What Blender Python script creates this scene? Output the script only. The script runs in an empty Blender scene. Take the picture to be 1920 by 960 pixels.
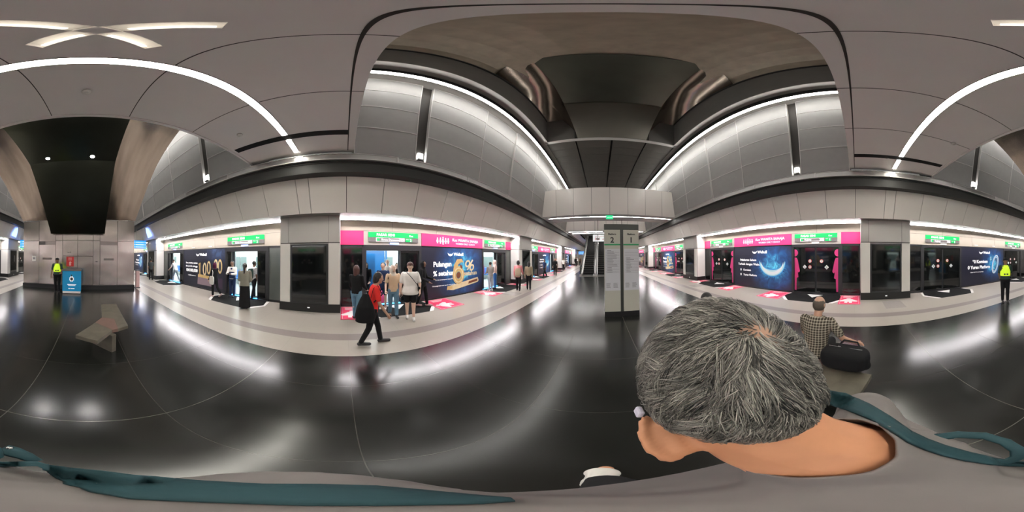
import bpy, bmesh, math, random
from mathutils import Vector, Matrix, Euler
PI = math.pi
R = math.radians
scn = bpy.context.scene
COL = scn.collection
rng = random.Random(7)

# ---------------------------------------------------------------- camera, world, exposure
CAM = Vector((-0.6, 0.0, 1.82))
cam_data = bpy.data.cameras.new('panorama_camera')
cam = bpy.data.objects.new('panorama_camera', cam_data)
COL.objects.link(cam)
cam_data.type = 'PANO'
try:
    cam_data.panorama_type = 'EQUIRECTANGULAR'
except Exception:
    cam_data.cycles.panorama_type = 'EQUIRECTANGULAR'
cam_data.clip_start = 0.01
cam_data.clip_end = 200
yaw = R((1126.5 - 960) / (16 / 3))
cam.matrix_world = (Matrix.Translation(CAM) @ Matrix.Rotation(R(.5625), 4, 'Y')
                    @ Euler((R(90), 0, yaw)).to_matrix().to_4x4())
scn.camera = cam
w = bpy.data.worlds.new('station_world'); scn.world = w
w.use_nodes = True
w.node_tree.nodes['Background'].inputs[0].default_value = (.8, .78, .75, 1)
w.node_tree.nodes['Background'].inputs[1].default_value = 0.05
scn.view_settings.view_transform = 'Standard'
scn.view_settings.look = 'None'
scn.view_settings.gamma = 1
scn.view_settings.use_curve_mapping = False
scn.view_settings.exposure = 2.0
# strengths of the station's own lamps (the lamps are built with the ceilings below)
LED_TOP = 7.5
LED_SOFFIT = 20.0
LED_CROSS = 13.0
LED_HALL = 18.0
TRAIN_LIGHT = 7.0

# ---------------------------------------------------------------- materials
MATS = {}
def mat(name, col, rough=.5, metal=0, emit=0, noise=0, nscale=8, bump=0, coat=0, spec=.5, emit_col=None):
    if name in MATS: return MATS[name]
    m = bpy.data.materials.new(name); m.use_nodes = True
    nt = m.node_tree; b = nt.nodes['Principled BSDF']
    b.inputs['Base Color'].default_value = (*col, 1)
    b.inputs['Roughness'].default_value = rough
    b.inputs['Metallic'].default_value = metal
    b.inputs['Specular IOR Level'].default_value = spec
    if coat: b.inputs['Coat Weight'].default_value = coat; b.inputs['Coat Roughness'].default_value = .08
    if emit:
        b.inputs['Emission Color'].default_value = (*(emit_col or col), 1)
        b.inputs['Emission Strength'].default_value = emit
    if noise or bump:
        tc = nt.nodes.new('ShaderNodeTexCoord')
        n = nt.nodes.new('ShaderNodeTexNoise'); n.inputs['Scale'].default_value = nscale; n.inputs['Detail'].default_value = 5
        nt.links.new(tc.outputs['Object'], n.inputs['Vector'])
        if noise:
            mx = nt.nodes.new('ShaderNodeMix'); mx.data_type = 'RGBA'
            mx.inputs[6].default_value = (*[c * (1 - noise) for c in col], 1)
            mx.inputs[7].default_value = (*[min(1, c * (1 + noise)) for c in col], 1)
            nt.links.new(n.outputs['Fac'], mx.inputs[0]); nt.links.new(mx.outputs[2], b.inputs['Base Color'])
        if bump:
            bp = nt.nodes.new('ShaderNodeBump'); bp.inputs['Strength'].default_value = bump; bp.inputs['Distance'].default_value = .01
            nt.links.new(n.outputs['Fac'], bp.inputs['Height']); nt.links.new(bp.outputs['Normal'], b.inputs['Normal'])
    MATS[name] = m
    return m

def nodes(m):
    return m.node_tree, m.node_tree.nodes['Principled BSDF']
def math_node(nt, op, a, b=None, c=None):
    n = nt.nodes.new('ShaderNodeMath'); n.operation = op
    for i, v in enumerate((a, b, c)):
        if v is None: continue
        if isinstance(v, (int, float)): n.inputs[i].default_value = v
        else: nt.links.new(v, n.inputs[i])
    return n.outputs[0]
def mixc(nt, fac, a, b):
    mx = nt.nodes.new('ShaderNodeMix'); mx.data_type = 'RGBA'
    if isinstance(fac, (int, float)): mx.inputs[0].default_value = fac
    else: nt.links.new(fac, mx.inputs[0])
    for k, v in ((6, a), (7, b)):
        if isinstance(v, tuple): mx.inputs[k].default_value = (*v, 1)
        else: nt.links.new(v, mx.inputs[k])
    return mx.outputs[2]
def grid_lines(nt, sock, period, width, phase=0.0):
    a = math_node(nt, 'ADD', sock, -phase + width / 2)
    a = math_node(nt, 'DIVIDE', a, period)
    a = math_node(nt, 'FRACT', a)
    return math_node(nt, 'LESS_THAN', a, width / period)

def floor_mat(name, base, line, rough, px, py, wid, strong=False, noise=.25, mott=3.0):
    m = mat(name, base, rough)
    nt, b = nodes(m)
    tc = nt.nodes.new('ShaderNodeTexCoord'); sp = nt.nodes.new('ShaderNodeSeparateXYZ')
    nt.links.new(tc.outputs['Object'], sp.inputs[0])
    n = nt.nodes.new('ShaderNodeTexNoise'); n.inputs['Scale'].default_value = mott; n.inputs['Detail'].default_value = 6
    nt.links.new(tc.outputs['Object'], n.inputs['Vector'])
    c = mixc(nt, n.outputs['Fac'], tuple(x * (1 - noise) for x in base), tuple(x * (1 + noise) for x in base))
    gx = grid_lines(nt, sp.outputs[0], px, wid, 0.0); gy = grid_lines(nt, sp.outputs[1], py, wid, .07)
    g = math_node(nt, 'MAXIMUM', gx, gy)
    soft = tuple(l * .35 + bb * .65 for l, bb in zip(line, base))
    c = mixc(nt, g, c, soft)
    if strong:
        s = math_node(nt, 'MAXIMUM', grid_lines(nt, sp.outputs[0], 50, wid * 1.3, 0.0), grid_lines(nt, sp.outputs[1], 11.65, wid * 1.3, -1.13))
        c = mixc(nt, s, c, line)
    nt.links.new(c, b.inputs['Base Color'])
    r = math_node(nt, 'MULTIPLY_ADD', n.outputs['Fac'], .1, rough - .05)
    nt.links.new(r, b.inputs['Roughness'])
    if strong: b.inputs['Specular IOR Level'].default_value = .75
    return m

M_black_floor = floor_mat('black_granite', (.012, .0125, .011), (.12, .12, .10), .215, 1.2, 1.2, .005, True)
M_white_floor = floor_mat('pale_granite', (.355, .325, .28), (.22, .22, .19), .30, 1.3, 1.165, .008, False, .05, 8)
M_band = mat('grey_granite', (.22, .19, .175), .4, noise=.08, nscale=20)
M_ceil = mat('grey_ceiling_panel', (.80, .765, .745), .42, noise=.03, nscale=3)
M_seam = mat('dark_seam', (.05, .045, .04), .7)
M_bulk = mat('white_cladding', (.80, .765, .72), .30, noise=.02, nscale=2, coat=.25)
M_reveal = mat('dark_reveal', (.03, .03, .028), .6)
M_rail = mat('satin_rail', (.45, .44, .43), .35, .8)
M_upper = mat('perforated_grey_panel', (.34, .335, .325), .55, noise=.08, nscale=4)
M_upper_edge = mat('pale_panel_edge', (.62, .61, .59), .5)
M_cove = mat('cove_panel', (.40, .38, .36), .5, noise=.05, nscale=3)
M_cove_dark = mat('coffer_side', (.17, .165, .155), .5, noise=.1, nscale=3)
M_slat = mat('dark_ceiling_tile', (.085, .08, .07), .6, noise=.15, nscale=4)
M_black = mat('black_paint', (.012, .012, .012), .45)
M_matte = mat('matte_black', (.008, .008, .008), .8)
M_blackgloss = mat('black_glass', (.006, .007, .007), .06, spec=.6)
M_frame = mat('charcoal_frame', (.03, .03, .032), .35)
M_greyglass = mat('grey_glass', (.10, .11, .10), .12, noise=.1, nscale=1.5)
M_white = mat('white_panel', (.74, .72, .67), .35)
M_beige = mat('beige_fascia', (.52, .465, .38), .35, .25, noise=.05, nscale=2)
M_beige2 = mat('grey_beige_fascia', (.50, .46, .41), .35, .3, noise=.04, nscale=2)
M_pink = mat('pink_vinyl', (.72, .035, .17), .45)
M_pink2 = mat('pink_floor_vinyl', (.80, .05, .14), .45)
M_pinkdim = mat('pink_glass_vinyl', (.60, .04, .19), .5)
M_green = mat('green_sign', (.0, .42, .09), .4, emit=.06)
M_signgrey = mat('sign_grey', (.14, .125, .12), .5)
M_txt = mat('white_lettering', (.85, .85, .85), .5, emit=.15)
M_floor_white = mat('white_floor_vinyl', (.80, .78, .75), .45)
M_floor_black = mat('black_floor_vinyl', (.010, .010, .010), .8, spec=.15)
M_inkgrey = mat('grey_lettering', (.22, .22, .23), .6)
M_ink = mat('dark_lettering', (.03, .03, .03), .6)
M_led = mat('led_top', (1, .97, .92), .5, emit=LED_TOP)
M_led2 = mat('led_soffit', (1, .955, .98), .5, emit=LED_SOFFIT)
M_led3 = mat('led_cross', (1, .965, .86), .5, emit=LED_CROSS)
M_led4 = mat('led_hall', (1, .97, .93), .5, emit=LED_HALL)
M_spot = mat('downlight_glow', (1, .98, .95), .5, emit=160)
M_blueled = mat('blue_threshold_light', (.05, .35, 1), .5, emit=1.2)
M_screen = mat('blue_screen', (.01, .20, .8), .3, emit=.5)
M_lav_glow = mat('lavender_glow', (.22, .36, .92), .3, emit=.9)  # shared by sign status lamps and the added screen reflection patches
M_exit = mat('exit_green', (.02, .55, .22), .4, emit=.35)
M_trainwall = mat('train_wall', (.72, .82, .76), .35)
M_trainlight = mat('train_ceiling_light', (.95, 1, .96), .5, emit=TRAIN_LIGHT)
M_trainbody = mat('train_body', (.30, .32, .34), .3, .5)
M_blue = mat('blue_vinyl', (.004, .07, .20), .35)
M_seatblue = mat('seat_blue', (.03, .12, .35), .5)
M_stone = None
M_chrome = mat('chrome', (.6, .6, .6), .15, 1)
M_red = mat('red_paint', (.62, .03, .03), .4)
M_escstep = mat('escalator_step', (.015, .015, .014), .5, .3)
M_darkgreen = mat('pillar_sign_green', (.03, .32, .12), .5)
M_pillargrey = mat('olive_charcoal', (.055, .06, .052), .45)
M_cream = mat('cream_grey_panel', (.50, .49, .41), .5)
M_paper = mat('pale_paper', (.60, .60, .62), .5)

def metal_mat(name, col, rough, stretch=(6, 6, .6), amp=.25, bump=.0, metal=1.0):
    m = mat(name, col, rough, metal)
    nt, b = nodes(m)
    tc = nt.nodes.new('ShaderNodeTexCoord'); mp = nt.nodes.new('ShaderNodeMapping')
    mp.inputs['Scale'].default_value = stretch
    nt.links.new(tc.outputs['Object'], mp.inputs['Vector'])
    n = nt.nodes.new('ShaderNodeTexNoise'); n.inputs['Scale'].default_value = 1; n.inputs['Detail'].default_value = 3
    nt.links.new(mp.outputs[0], n.inputs['Vector'])
    c = mixc(nt, n.outputs['Fac'], tuple(x * (1 - amp) for x in col), tuple(min(1, x * (1 + amp)) for x in col))
    nt.links.new(c, b.inputs['Base Color'])
    if bump:
        n2 = nt.nodes.new('ShaderNodeTexNoise'); n2.inputs['Scale'].default_value = .9; n2.inputs['Detail'].default_value = 1
        nt.links.new(tc.outputs['Object'], n2.inputs['Vector'])
        bp = nt.nodes.new('ShaderNodeBump'); bp.inputs['Strength'].default_value = bump; bp.inputs['Distance'].default_value = .12
        nt.links.new(n2.outputs['Fac'], bp.inputs['Height']); nt.links.new(bp.outputs['Normal'], b.inputs['Normal'])
    return m
M_steel = metal_mat('column_steel', (.40, .36, .33), .26, (2, 2, 1), .12, .35)
M_bronze = metal_mat('bronze_steel', (.37, .31, .26), .20, (3.2, .35, .35), .5, .25)  # stretched noise paints streaks of the reflected cove lights into the base colour
M_darkmetal = metal_mat('dark_steel', (.12, .125, .10), .30, (1, 1, 1), .2, .15)
M_vault = metal_mat('mottled_vault_steel', (.56, .49, .39), .45, (3, 3, 3), .25, .4, .35)

def stone_mat():
    m = mat('brown_stone', (.25, .235, .19), .42)
    nt, b = nodes(m)
    tc = nt.nodes.new('ShaderNodeTexCoord')
    n = nt.nodes.new('ShaderNodeTexNoise'); n.inputs['Scale'].default_value = 3.2; n.inputs['Detail'].default_value = 6; n.inputs['Distortion'].default_value = 1.4
    nt.links.new(tc.outputs['Object'], n.inputs['Vector'])
    c = mixc(nt, n.outputs['Fac'], (.05, .044, .03), (.185, .165, .125))
    nt.links.new(c, b.inputs['Base Color'])
    return m
M_stone = stone_mat()
M_redstone = mat('reddish_stone_inlay', (.17, .10, .08), .45, noise=.2, nscale=12)

def poster_mat(name, glow_xz, glow_r, deep=(.016, .017, .035), hi=(.02, .16, .55), core=(.15, .75, .95)):
    m = mat(name, deep, .38)
    nt, b = nodes(m)
    tc = nt.nodes.new('ShaderNodeTexCoord'); mp = nt.nodes.new('ShaderNodeMapping')
    mp.inputs['Location'].default_value = (-glow_xz[0], 0, -glow_xz[1])
    nt.links.new(tc.outputs['Object'], mp.inputs['Vector'])
    vm = nt.nodes.new('ShaderNodeVectorMath'); vm.operation = 'LENGTH'
    nt.links.new(mp.outputs[0], vm.inputs[0])
    n = nt.nodes.new('ShaderNodeTexNoise'); n.inputs['Scale'].default_value = 3; n.inputs['Detail'].default_value = 8; n.inputs['Distortion'].default_value = .8
    nt.links.new(tc.outputs['Object'], n.inputs['Vector'])
    d = math_node(nt, 'DIVIDE', vm.outputs['Value'], glow_r)
    f = math_node(nt, 'SUBTRACT', 1.15, d)
    nn = math_node(nt, 'MULTIPLY', n.outputs['Fac'], 1.9)
    f = math_node(nt, 'MULTIPLY', f, nn)
    cl = nt.nodes.new('ShaderNodeClamp'); nt.links.new(f, cl.inputs[0])
    sq = math_node(nt, 'POWER', cl.outputs[0], 1.4)
    c1 = mixc(nt, sq, deep, hi)
    hot = math_node(nt, 'POWER', cl.outputs[0], 6.0)
    c2 = mixc(nt, hot, c1, core)
    nt.links.new(c2, b.inputs['Base Color'])
    return m
M_poster6 = poster_mat('navy_poster_print', (.35, 1.25), 1.5)
M_posterC = poster_mat('crescent_poster_print', (.75, 1.15), 1.35)
M_poster0 = poster_mat('zero_poster_print', (.75, 1.25), 1.1)
M_poster100 = poster_mat('slate_poster_print', (1.2, 2.2), 1.0, deep=(.022, .024, .04), hi=(.05, .07, .14), core=(.06, .1, .2))
M_gold = mat('gold_print', (.72, .50, .20), .4, noise=.35, nscale=6)
M_goldlight = mat('pale_gold_print', (.85, .72, .45), .4, noise=.2, nscale=6)
M_brownprint = mat('brown_print', (.22, .07, .03), .5)
M_cyanprint = mat('cyan_print', (.45, .80, .92), .4, noise=.2, nscale=5)
M_bluemid = mat('azure_print', (.05, .38, .80), .4, noise=.3, nscale=4)
M_blackprint = mat('deep_blue_print', (.02, .03, .08), .4)

# ---------------------------------------------------------------- mesh helpers
class MB:
    def __init__(s): s.v = []; s.f = []; s.mi = []
    def add(s, vs, fs, mi=0):
        o = len(s.v); s.v += [tuple(p) for p in vs]
        for f in fs: s.f.append(tuple(i + o for i in f)); s.mi.append(mi)
        return s
    def box(s, x0, x1, y0, y1, z0, z1, mi=0):
        if x0 > x1: x0, x1 = x1, x0
        if y0 > y1: y0, y1 = y1, y0
        if z0 > z1: z0, z1 = z1, z0
        return s.add([(x0, y0, z0), (x1, y0, z0), (x1, y1, z0), (x0, y1, z0), (x0, y0, z1), (x1, y0, z1), (x1, y1, z1), (x0, y1, z1)],
                     [(0, 3, 2, 1), (4, 5, 6, 7), (0, 1, 5, 4), (1, 2, 6, 5), (2, 3, 7, 6), (3, 0, 4, 7)], mi)
    def prism(s, pts, axis, a0, a1, mi=0):
        """2D polygon swept along an axis. axis 'y': pts are (x,z); 'x': pts are (y,z); 'z': pts are (x,y)"""
        def mk(p, a):
            return {'y': (p[0], a, p[1]), 'x': (a, p[0], p[1]), 'z': (p[0], p[1], a)}[axis]
        n = len(pts)
        vs = [mk(p, a0) for p in pts] + [mk(p, a1) for p in pts]
        fs = [tuple(range(n)), tuple(range(2 * n - 1, n - 1, -1))] + [(i, (i + 1) % n, n + (i + 1) % n, n + i)[::-1] for i in range(n)]
        return s.add(vs, fs, mi)
    def tube(s, path, rad, seg=8, mi=0, flat=1.0, caps=True):
        path = [Vector(p) for p in path]
        rads = rad if isinstance(rad, (list, tuple)) else [rad] * len(path)
        vs = []; n = len(path); up = None
        for i, p in enumerate(path):
            t = (path[min(i + 1, n - 1)] - path[max(i - 1, 0)])
            t = t.normalized() if t.length > 1e-9 else Vector((0, 0, 1))
            if up is None:
                a = Vector((0, 0, 1)) if abs(t.z) < .9 else Vector((0, 1, 0))
                up = (a - t * a.dot(t)).normalized()
            else:
                up = (up - t * up.dot(t)).normalized()
            sd = t.cross(up)
            for k in range(seg):
                an = 2 * PI * k / seg
                vs.append(p + (up * math.cos(an) * flat + sd * math.sin(an)) * rads[i])
        fs = []
        for i in range(n - 1):
            for k in range(seg):
                a = i * seg + k; b = i * seg + (k + 1) % seg
                fs.append((a, b, b + seg, a + seg))
        if caps:
            fs.append(tuple(range(seg))[::-1]); fs.append(tuple(range((n - 1) * seg, n * seg)))
        return s.add(vs, fs, mi)
    def ellipsoid(s, c, r, seg=16, rings=10, mi=0, rot=None):
        c = Vector(c); vs = []; fs = []
        M = rot.to_matrix() if isinstance(rot, Euler) else (rot or Matrix.Identity(3))
        for i in range(rings + 1):
            th = PI * i / rings
            for k in range(seg):
                ph = 2 * PI * k / seg
                vs.append(c + M @ Vector((r[0] * math.sin(th) * math.cos(ph), r[1] * math.sin(th) * math.sin(ph), r[2] * math.cos(th))))
        for i in range(rings):
            for k in range(seg):
                a = i * seg + k; b = i * seg + (k + 1) % seg
                if i == 0: fs.append((a, a + seg, b + seg))
                elif i == rings - 1: fs.append((a, a + seg, b))
                else: fs.append((a, a + seg, b + seg, b))
        return s.add(vs, fs, mi)
    def loft(s, rings, seg=20, mi=0):
        """rings: (center, rx, ry, tilt) horizontal ellipses bottom to top"""
        vs = []; fs = []
        for rg in rings:
            c = Vector(rg[0]); rx, ry = rg[1], rg[2]; tilt = rg[3] if len(rg) > 3 else 0
            for k in range(seg):
                an = 2 * PI * k / seg
                y = ry * math.sin(an)
                vs.append(c + Vector((rx * math.cos(an), y * math.cos(tilt), y * math.sin(tilt))))
        n = len(rings)
        for i in range(n - 1):
            for k in range(seg):
                a = i * seg + k; b = i * seg + (k + 1) % seg
                fs.append((a, b, b + seg, a + seg))
        fs.append(tuple(range(seg))[::-1]); fs.append(tuple(range((n - 1) * seg, n * seg)))
        return s.add(vs, fs, mi)
    def capsule(s, a, b, r0, r1, seg=12):
        a = Vector(a); b = Vector(b); d = b - a
        L = d.length
        if L < 1e-6: return s.ellipsoid(a, (r0,) * 3, seg, 8)
        t = d / L
        path = []; rad = []
        for i in range(5):
            an = PI / 2 * i / 4
            path.append(a - t * r0 * math.cos(an)); rad.append(max(r0 * math.sin(an), r0 * .02))
        for i in range(5):
            an = PI / 2 * i / 4
            path.append(b + t * r1 * math.sin(an)); rad.append(max(r1 * math.cos(an), r1 * .02))
        return s.tube(path, rad, seg)
    def mesh(s, name, mats, smooth=False):
        me = bpy.data.meshes.new(name)
        me.from_pydata(s.v, [], s.f)
        for m in (mats if isinstance(mats, (list, tuple)) else [mats]): me.materials.append(m)
        me.polygons.foreach_set('material_index', s.mi)
        if smooth: me.polygons.foreach_set('use_smooth', [True] * len(me.polygons))
        bm = bmesh.new(); bm.from_mesh(me); bmesh.ops.recalc_face_normals(bm, faces=bm.faces); bm.to_mesh(me); bm.free()
        me.update()
        return me
    def build(s, name, mats, parent=None, smooth=False, bevel=0, key=None):
        if key and key in CACHE: me = CACHE[key]
        else:
            me = s.mesh(name, mats, smooth)
            if key: CACHE[key] = me
        o = bpy.data.objects.new(name, me); COL.objects.link(o)
        if parent is not None: o.parent = parent
        if bevel:
            b = o.modifiers.new('bevel', 'BEVEL'); b.width = bevel; b.segments = 2; b.limit_method = 'ANGLE'
        return o
CACHE = {}

def thing(name, label, cat, loc=(0, 0, 0), rz=0, group=None):
    o = bpy.data.objects.new(name, None); COL.objects.link(o)
    o.empty_display_size = .1
    o.location = loc; o.rotation_euler = (0, 0, rz)
    o['label'] = label; o['category'] = cat
    if group: o['group'] = group
    return o
def tag(o, label, cat, group=None):
    o['label'] = label; o['category'] = cat
    if group: o['group'] = group
    return o
def struct(o):
    o['kind'] = 'structure'; return o
def copy_tree(o, parent=None):
    c = o.copy(); COL.objects.link(c)
    if parent is not None: c.parent = parent
    for ch in [x for x in bpy.data.objects if x.parent == o]:
        copy_tree(ch, c)
    return c

def remeshed(mb, name, mats, voxel, smooth_it=3, parent=None, loc=None):
    """union of the overlapping closed shapes as one continuous skin"""
    me = mb.mesh(name + '_src', mats)
    o = bpy.data.objects.new(name, me); COL.objects.link(o)
    r = o.modifiers.new('r', 'REMESH'); r.mode = 'VOXEL'; r.voxel_size = voxel; r.use_smooth_shade = True
    if smooth_it:
        s = o.modifiers.new('s', 'SMOOTH'); s.factor = .5; s.iterations = smooth_it
    dg = bpy.context.evaluated_depsgraph_get(); dg.update()
    ev = o.evaluated_get(dg)
    new = bpy.data.meshes.new_from_object(ev)
    new.name = name
    o.modifiers.clear(); o.data = new
    bpy.data.meshes.remove(me)
    new.polygons.foreach_set('use_smooth', [True] * len(new.polygons))
    if parent is not None: o.parent = parent
    return o

def text_mesh(lines, name, m, parent, extrude=.002, y=0.0, font_off=None, key=None):
    """lines: (body, x, z, size, align[, bold offset[, shear]]) in the local x/z plane, read from -y. One mesh."""
    if key and key in CACHE:
        o = bpy.data.objects.new(name, CACHE[key]); COL.objects.link(o); o.parent = parent; o.location = (0, y, 0); return o
    bm = bmesh.new()
    for ln in lines:
        body, x, z, size, al = ln[:5]
        off = ln[5] if len(ln) > 5 else 0
        cu = bpy.data.curves.new('t', 'FONT'); cu.body = body; cu.size = size; cu.align_x = al
        cu.extrude = extrude; cu.offset = off; cu.resolution_u = 3
        to = bpy.data.objects.new('t', cu); COL.objects.link(to)
        dg = bpy.context.evaluated_depsgraph_get(); dg.update()
        me = bpy.data.meshes.new_from_object(to.evaluated_get(dg))
        sx = ln[6] if len(ln) > 6 else 1.0
        me.transform(Matrix.Translation((x, 0, z)) @ Matrix.Rotation(PI / 2, 4, 'X') @ Matrix.Diagonal((sx, 1, 1, 1)))
        bm.from_mesh(me)
        bpy.data.objects.remove(to); bpy.data.curves.remove(cu); bpy.data.meshes.remove(me)
    me = bpy.data.meshes.new(name); bm.to_mesh(me); bm.free()
    me.materials.clear(); me.materials.append(m)
    me.polygons.foreach_set('material_index', [0] * len(me.polygons))
    if key: CACHE[key] = me
    o = bpy.data.objects.new(name, me); COL.objects.link(o); o.parent = parent; o.location = (0, y, 0)
    return o

# ---------------------------------------------------------------- dimensions
Y0, Y1 = -36.0, 46.0
WF, WB0, WB1 = 3.23, 3.87, 4.19        # black floor half width, grey band
WP, WS = 5.76, 6.48                    # pillar face and screen door plane
PILLAR0, SPAN = -1.16, 11.65
ZS = 3.18                              # soffit over the platform edge
PORT0, PORT1, ZC = -2.5, .22, 4.76     # low ceiling bridge over the camera

# ---------------------------------------------------------------- floor
b = MB(); b.box(-WF, WF, Y0, Y1, -.2, 0); struct(b.build('floor', M_black_floor))
for s in (-1, 1):
    b = MB(); b.box(s * WF, s * WB0, Y0, Y1, -.2, 0); b.box(s * WB1, s * 6.6, Y0, Y1, -.2, 0)
    struct(b.build('floor', M_white_floor))
    b = MB(); b.box(s * WB0, s * WB1, Y0, Y1, -.2, 0.0); struct(b.build('floor', M_band))
# pale landing slab of the escalators, set flush over the black floor
b = MB(); b.box(-2.6, 2.6, 14.5, 15.6, -.1, .006); struct(b.build('floor', M_white_floor))

# ---------------------------------------------------------------- sloped bulkheads, reveals, rails
def bulk_seams(y0, y1):
    out = []
    k = math.floor((y0 - PILLAR0) / SPAN) - 1
    while PILLAR0 + k * SPAN < y1 + SPAN:
        c = PILLAR0 + k * SPAN
        out += [c - .18, c + .18] + [c + .18 + (SPAN - .36) / 11 * i for i in range(1, 11)]
        k += 1
    return sorted(y for y in out if y0 < y < y1)
seams = bulk_seams(Y0, Y1)
for s, side in ((-1, 'left'), (1, 'right')):
    # backing and soffit
    b = MB()
    prof = [(5.34, ZS + .02), (4.74, 4.36), (4.78, 4.43), (5.6, 4.43), (5.6, ZS + .02)]
    b.prism([(s * x, z) for x, z in prof], 'y', Y0, Y1)
    struct(b.build('trim_1' if s < 0 else 'trim_2', M_seam))
    b = MB()
    edges = [Y0] + seams + [Y1]
    for a, c in zip(edges[:-1], edges[1:]):
        prof = [(5.30, ZS - .03), (4.70, 4.37), (4.745, 4.40), (5.345, ZS)]
        b.prism([(s * x, z) for x, z in prof], 'y', a + .008, c - .008)
    struct(b.build('wall_' + side, M_bulk))
    b = MB(); b.box(s * 5.30, s * 6.9, Y0, Y1, ZS, ZS + .15); struct(b.build('ceiling', M_cove_dark))
    # dark reveal and satin rail above the bulkhead
    b = MB(); b.box(s * 4.5, s * 5.2, Y0, Y1, 4.40, 4.46); b.box(s * 4.52, s * 4.8, Y0, Y1, 4.1, 4.62)
    struct(b.build('trim_3' if s < 0 else 'trim_4', M_reveal))
    b = MB(); b.box(s * 4.42, s * 4.50, Y0, Y1, 4.46, 4.66)
    struct(b.build('trim_5' if s < 0 else 'trim_6', M_rail))
    b = MB()
    b.box(s * 4.40, s * 4.43, Y0, Y1, 4.455, 4.475); b.box(s * 4.40, s * 4.43, Y0, Y1, 4.64, 4.66)
    y = Y0
    while y < Y1:
        b.box(s * 4.40, s * 4.43, y, y + .04, 4.46, 4.65); y += SPAN / 5
    struct(b.build('trim_7' if s < 0 else 'trim_8', M_upper_edge))

# ---------------------------------------------------------------- tall void walls
def upper_wall(s, y0, y1, marks, name):
    """leaning wall of grey panels, from w 4.42 at z 4.65 to w 3.95 at z 8.42"""
    def wz(z): return 4.42 - (z - 4.65) * .125
    zs = [4.67, 5.66, 6.66, 7.62, 8.44]
    b = MB(); e = MB()
    b.prism([(s * (wz(4.6) + .12), 4.6), (s * (wz(8.6) + .12), 8.6), (s * 5.6, 8.6), (s * 5.6, 4.6)], 'y', y0, y1)
    struct(b.build(name, M_seam))
    b = MB(); e2 = MB()
    cuts = [y0] + [m for m, _ in marks] + [y1]
    kinds = ['plain'] + [k for _, k in marks]
    for i in range(len(cuts) - 1):
        a, c = cuts[i], cuts[i + 1]
        rec = .0
        if kinds[i] == 'slot': a += .30
        if kinds[i] == 'recess': rec = .05
        for z0, z1 in zip(zs[:-1], zs[1:]):
            p = [(s * (wz(z0) + rec), z0 + .012), (s * (wz(z1) + rec), z1 - .012), (s * (wz(z1) + .13), z1 - .012), (s * (wz(z0) + .13), z0 + .012)]
            b.prism(p, 'y', a + .012, c - .012)
            e2.box(s * (wz(z1) + rec - .012), s * (wz(z1) + .1), a + .012, c - .012, z1 - .014, z1 + .012)
        for yy in (a, c - .02):
            p = [(s * (wz(4.67) + rec - .012), 4.67), (s * (wz(8.44) + rec - .012), 8.44), (s * (wz(8.44) + .1), 8.44), (s * (wz(4.67) + .1), 4.67)]
            e2.prism(p, 'y', yy, yy + .02)
    struct(b.build(name, M_upper)); struct(e2.build(name, M_upper_edge))
    for i, k in enumerate(kinds):
        if k == 'slot':
            yy = cuts[i]
            t = thing('slot_light', 'small lit lamp at the foot of the dark slot in the %s wall panels %s' % ('left' if s < 0 else 'right', 'ahead' if yy > 0 else 'behind'), 'lamp', (s * 4.47, yy + .15, 4.72), 0, 'slot lamps')
            q = MB(); q.box(-.08, .08, -.09, .09, 0, .05); q.build('housing', M_rail, t)
            q = MB(); q.box(-.05, .05, -.07, .07, .05, .28); q.build('diffuser', mat('slot_glow', (1, .98, .94), .5, emit=4), t)
fm = [(1.78, 'slot'), (4.15, 'recess'), (6.1, 'plain'), (8.4, 'plain'), (10.7, 'recess'), (13.0, 'plain'), (15.2, 'plain')]
bmk = [(-13.2, 'plain'), (-11.0, 'recess'), (-8.9, 'plain'), (-6.65, 'plain'), (-4.5, 'slot')]
for s, side in ((-1, 'left'), (1, 'right')):
    upper_wall(s, PORT1, 17.6, fm, 'wall_' + side)
    upper_wall(s, -15.5, PORT0, bmk, 'wall_' + side)

# ---------------------------------------------------------------- low ceiling bridge (portal) over the camera
def cross_cut():
    q = MB()
    c = Vector((-.6, -.56, 0))
    for sgn in (1, -1):
        d = Vector((.31 + .26, sgn * (-.78 + .32), 0)).normalized()
        n = Vector((-d.y, d.x, 0))
        p = [c - d * .40 - n * .055, c + d * .40 - n * .055, c + d * .40 + n * .055, c - d * .40 + n * .055]
        q.prism([(v.x, v.y) for v in p], 'z', ZC - .05, ZC + .14)
    return q
slab = MB(); slab.box(-4.5, 4.5, PORT0, PORT1, ZC, ZC + .30)
slab_o = slab.build('ceiling', M_ceil)
cuts = []
for sgn in (1, -1):
    c = Vector((-.6, -.56, 0)); d = Vector((.57, sgn * -.46, 0)).normalized(); n = Vector((-d.y, d.x, 0))
    q = MB(); p = [c - d * .40 - n * .055, c + d * .40 - n * .055, c + d * .40 + n * .055, c - d * .40 + n * .055]
    q.prism([(v.x, v.y) for v in p], 'z', ZC - .05, ZC + .13 + sgn * .002)
    co = q.build('cut', M_ceil); cuts.append(co)
    bo = slab_o.modifiers.new('b', 'BOOLEAN'); bo.operation = 'DIFFERENCE'; bo.object = co; bo.solver = 'EXACT'
dg = bpy.context.evaluated_depsgraph_get(); dg.update()
nm = bpy.data.meshes.new_from_object(slab_o.evaluated_get(dg)); slab_o.modifiers.clear(); slab_o.data = nm
for c in cuts: bpy.data.objects.remove(c)
struct(slab_o)
# upstand walls of the bridge, closing the two voids above it
for yy, d in ((PORT0, .12), (PORT1 - .12, .12)):
    b = MB(); b.box(-4.5, 4.5, yy, yy + d, ZC + .30, 12.3); struct(b.build('wall_bridge', M_cove))
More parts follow.
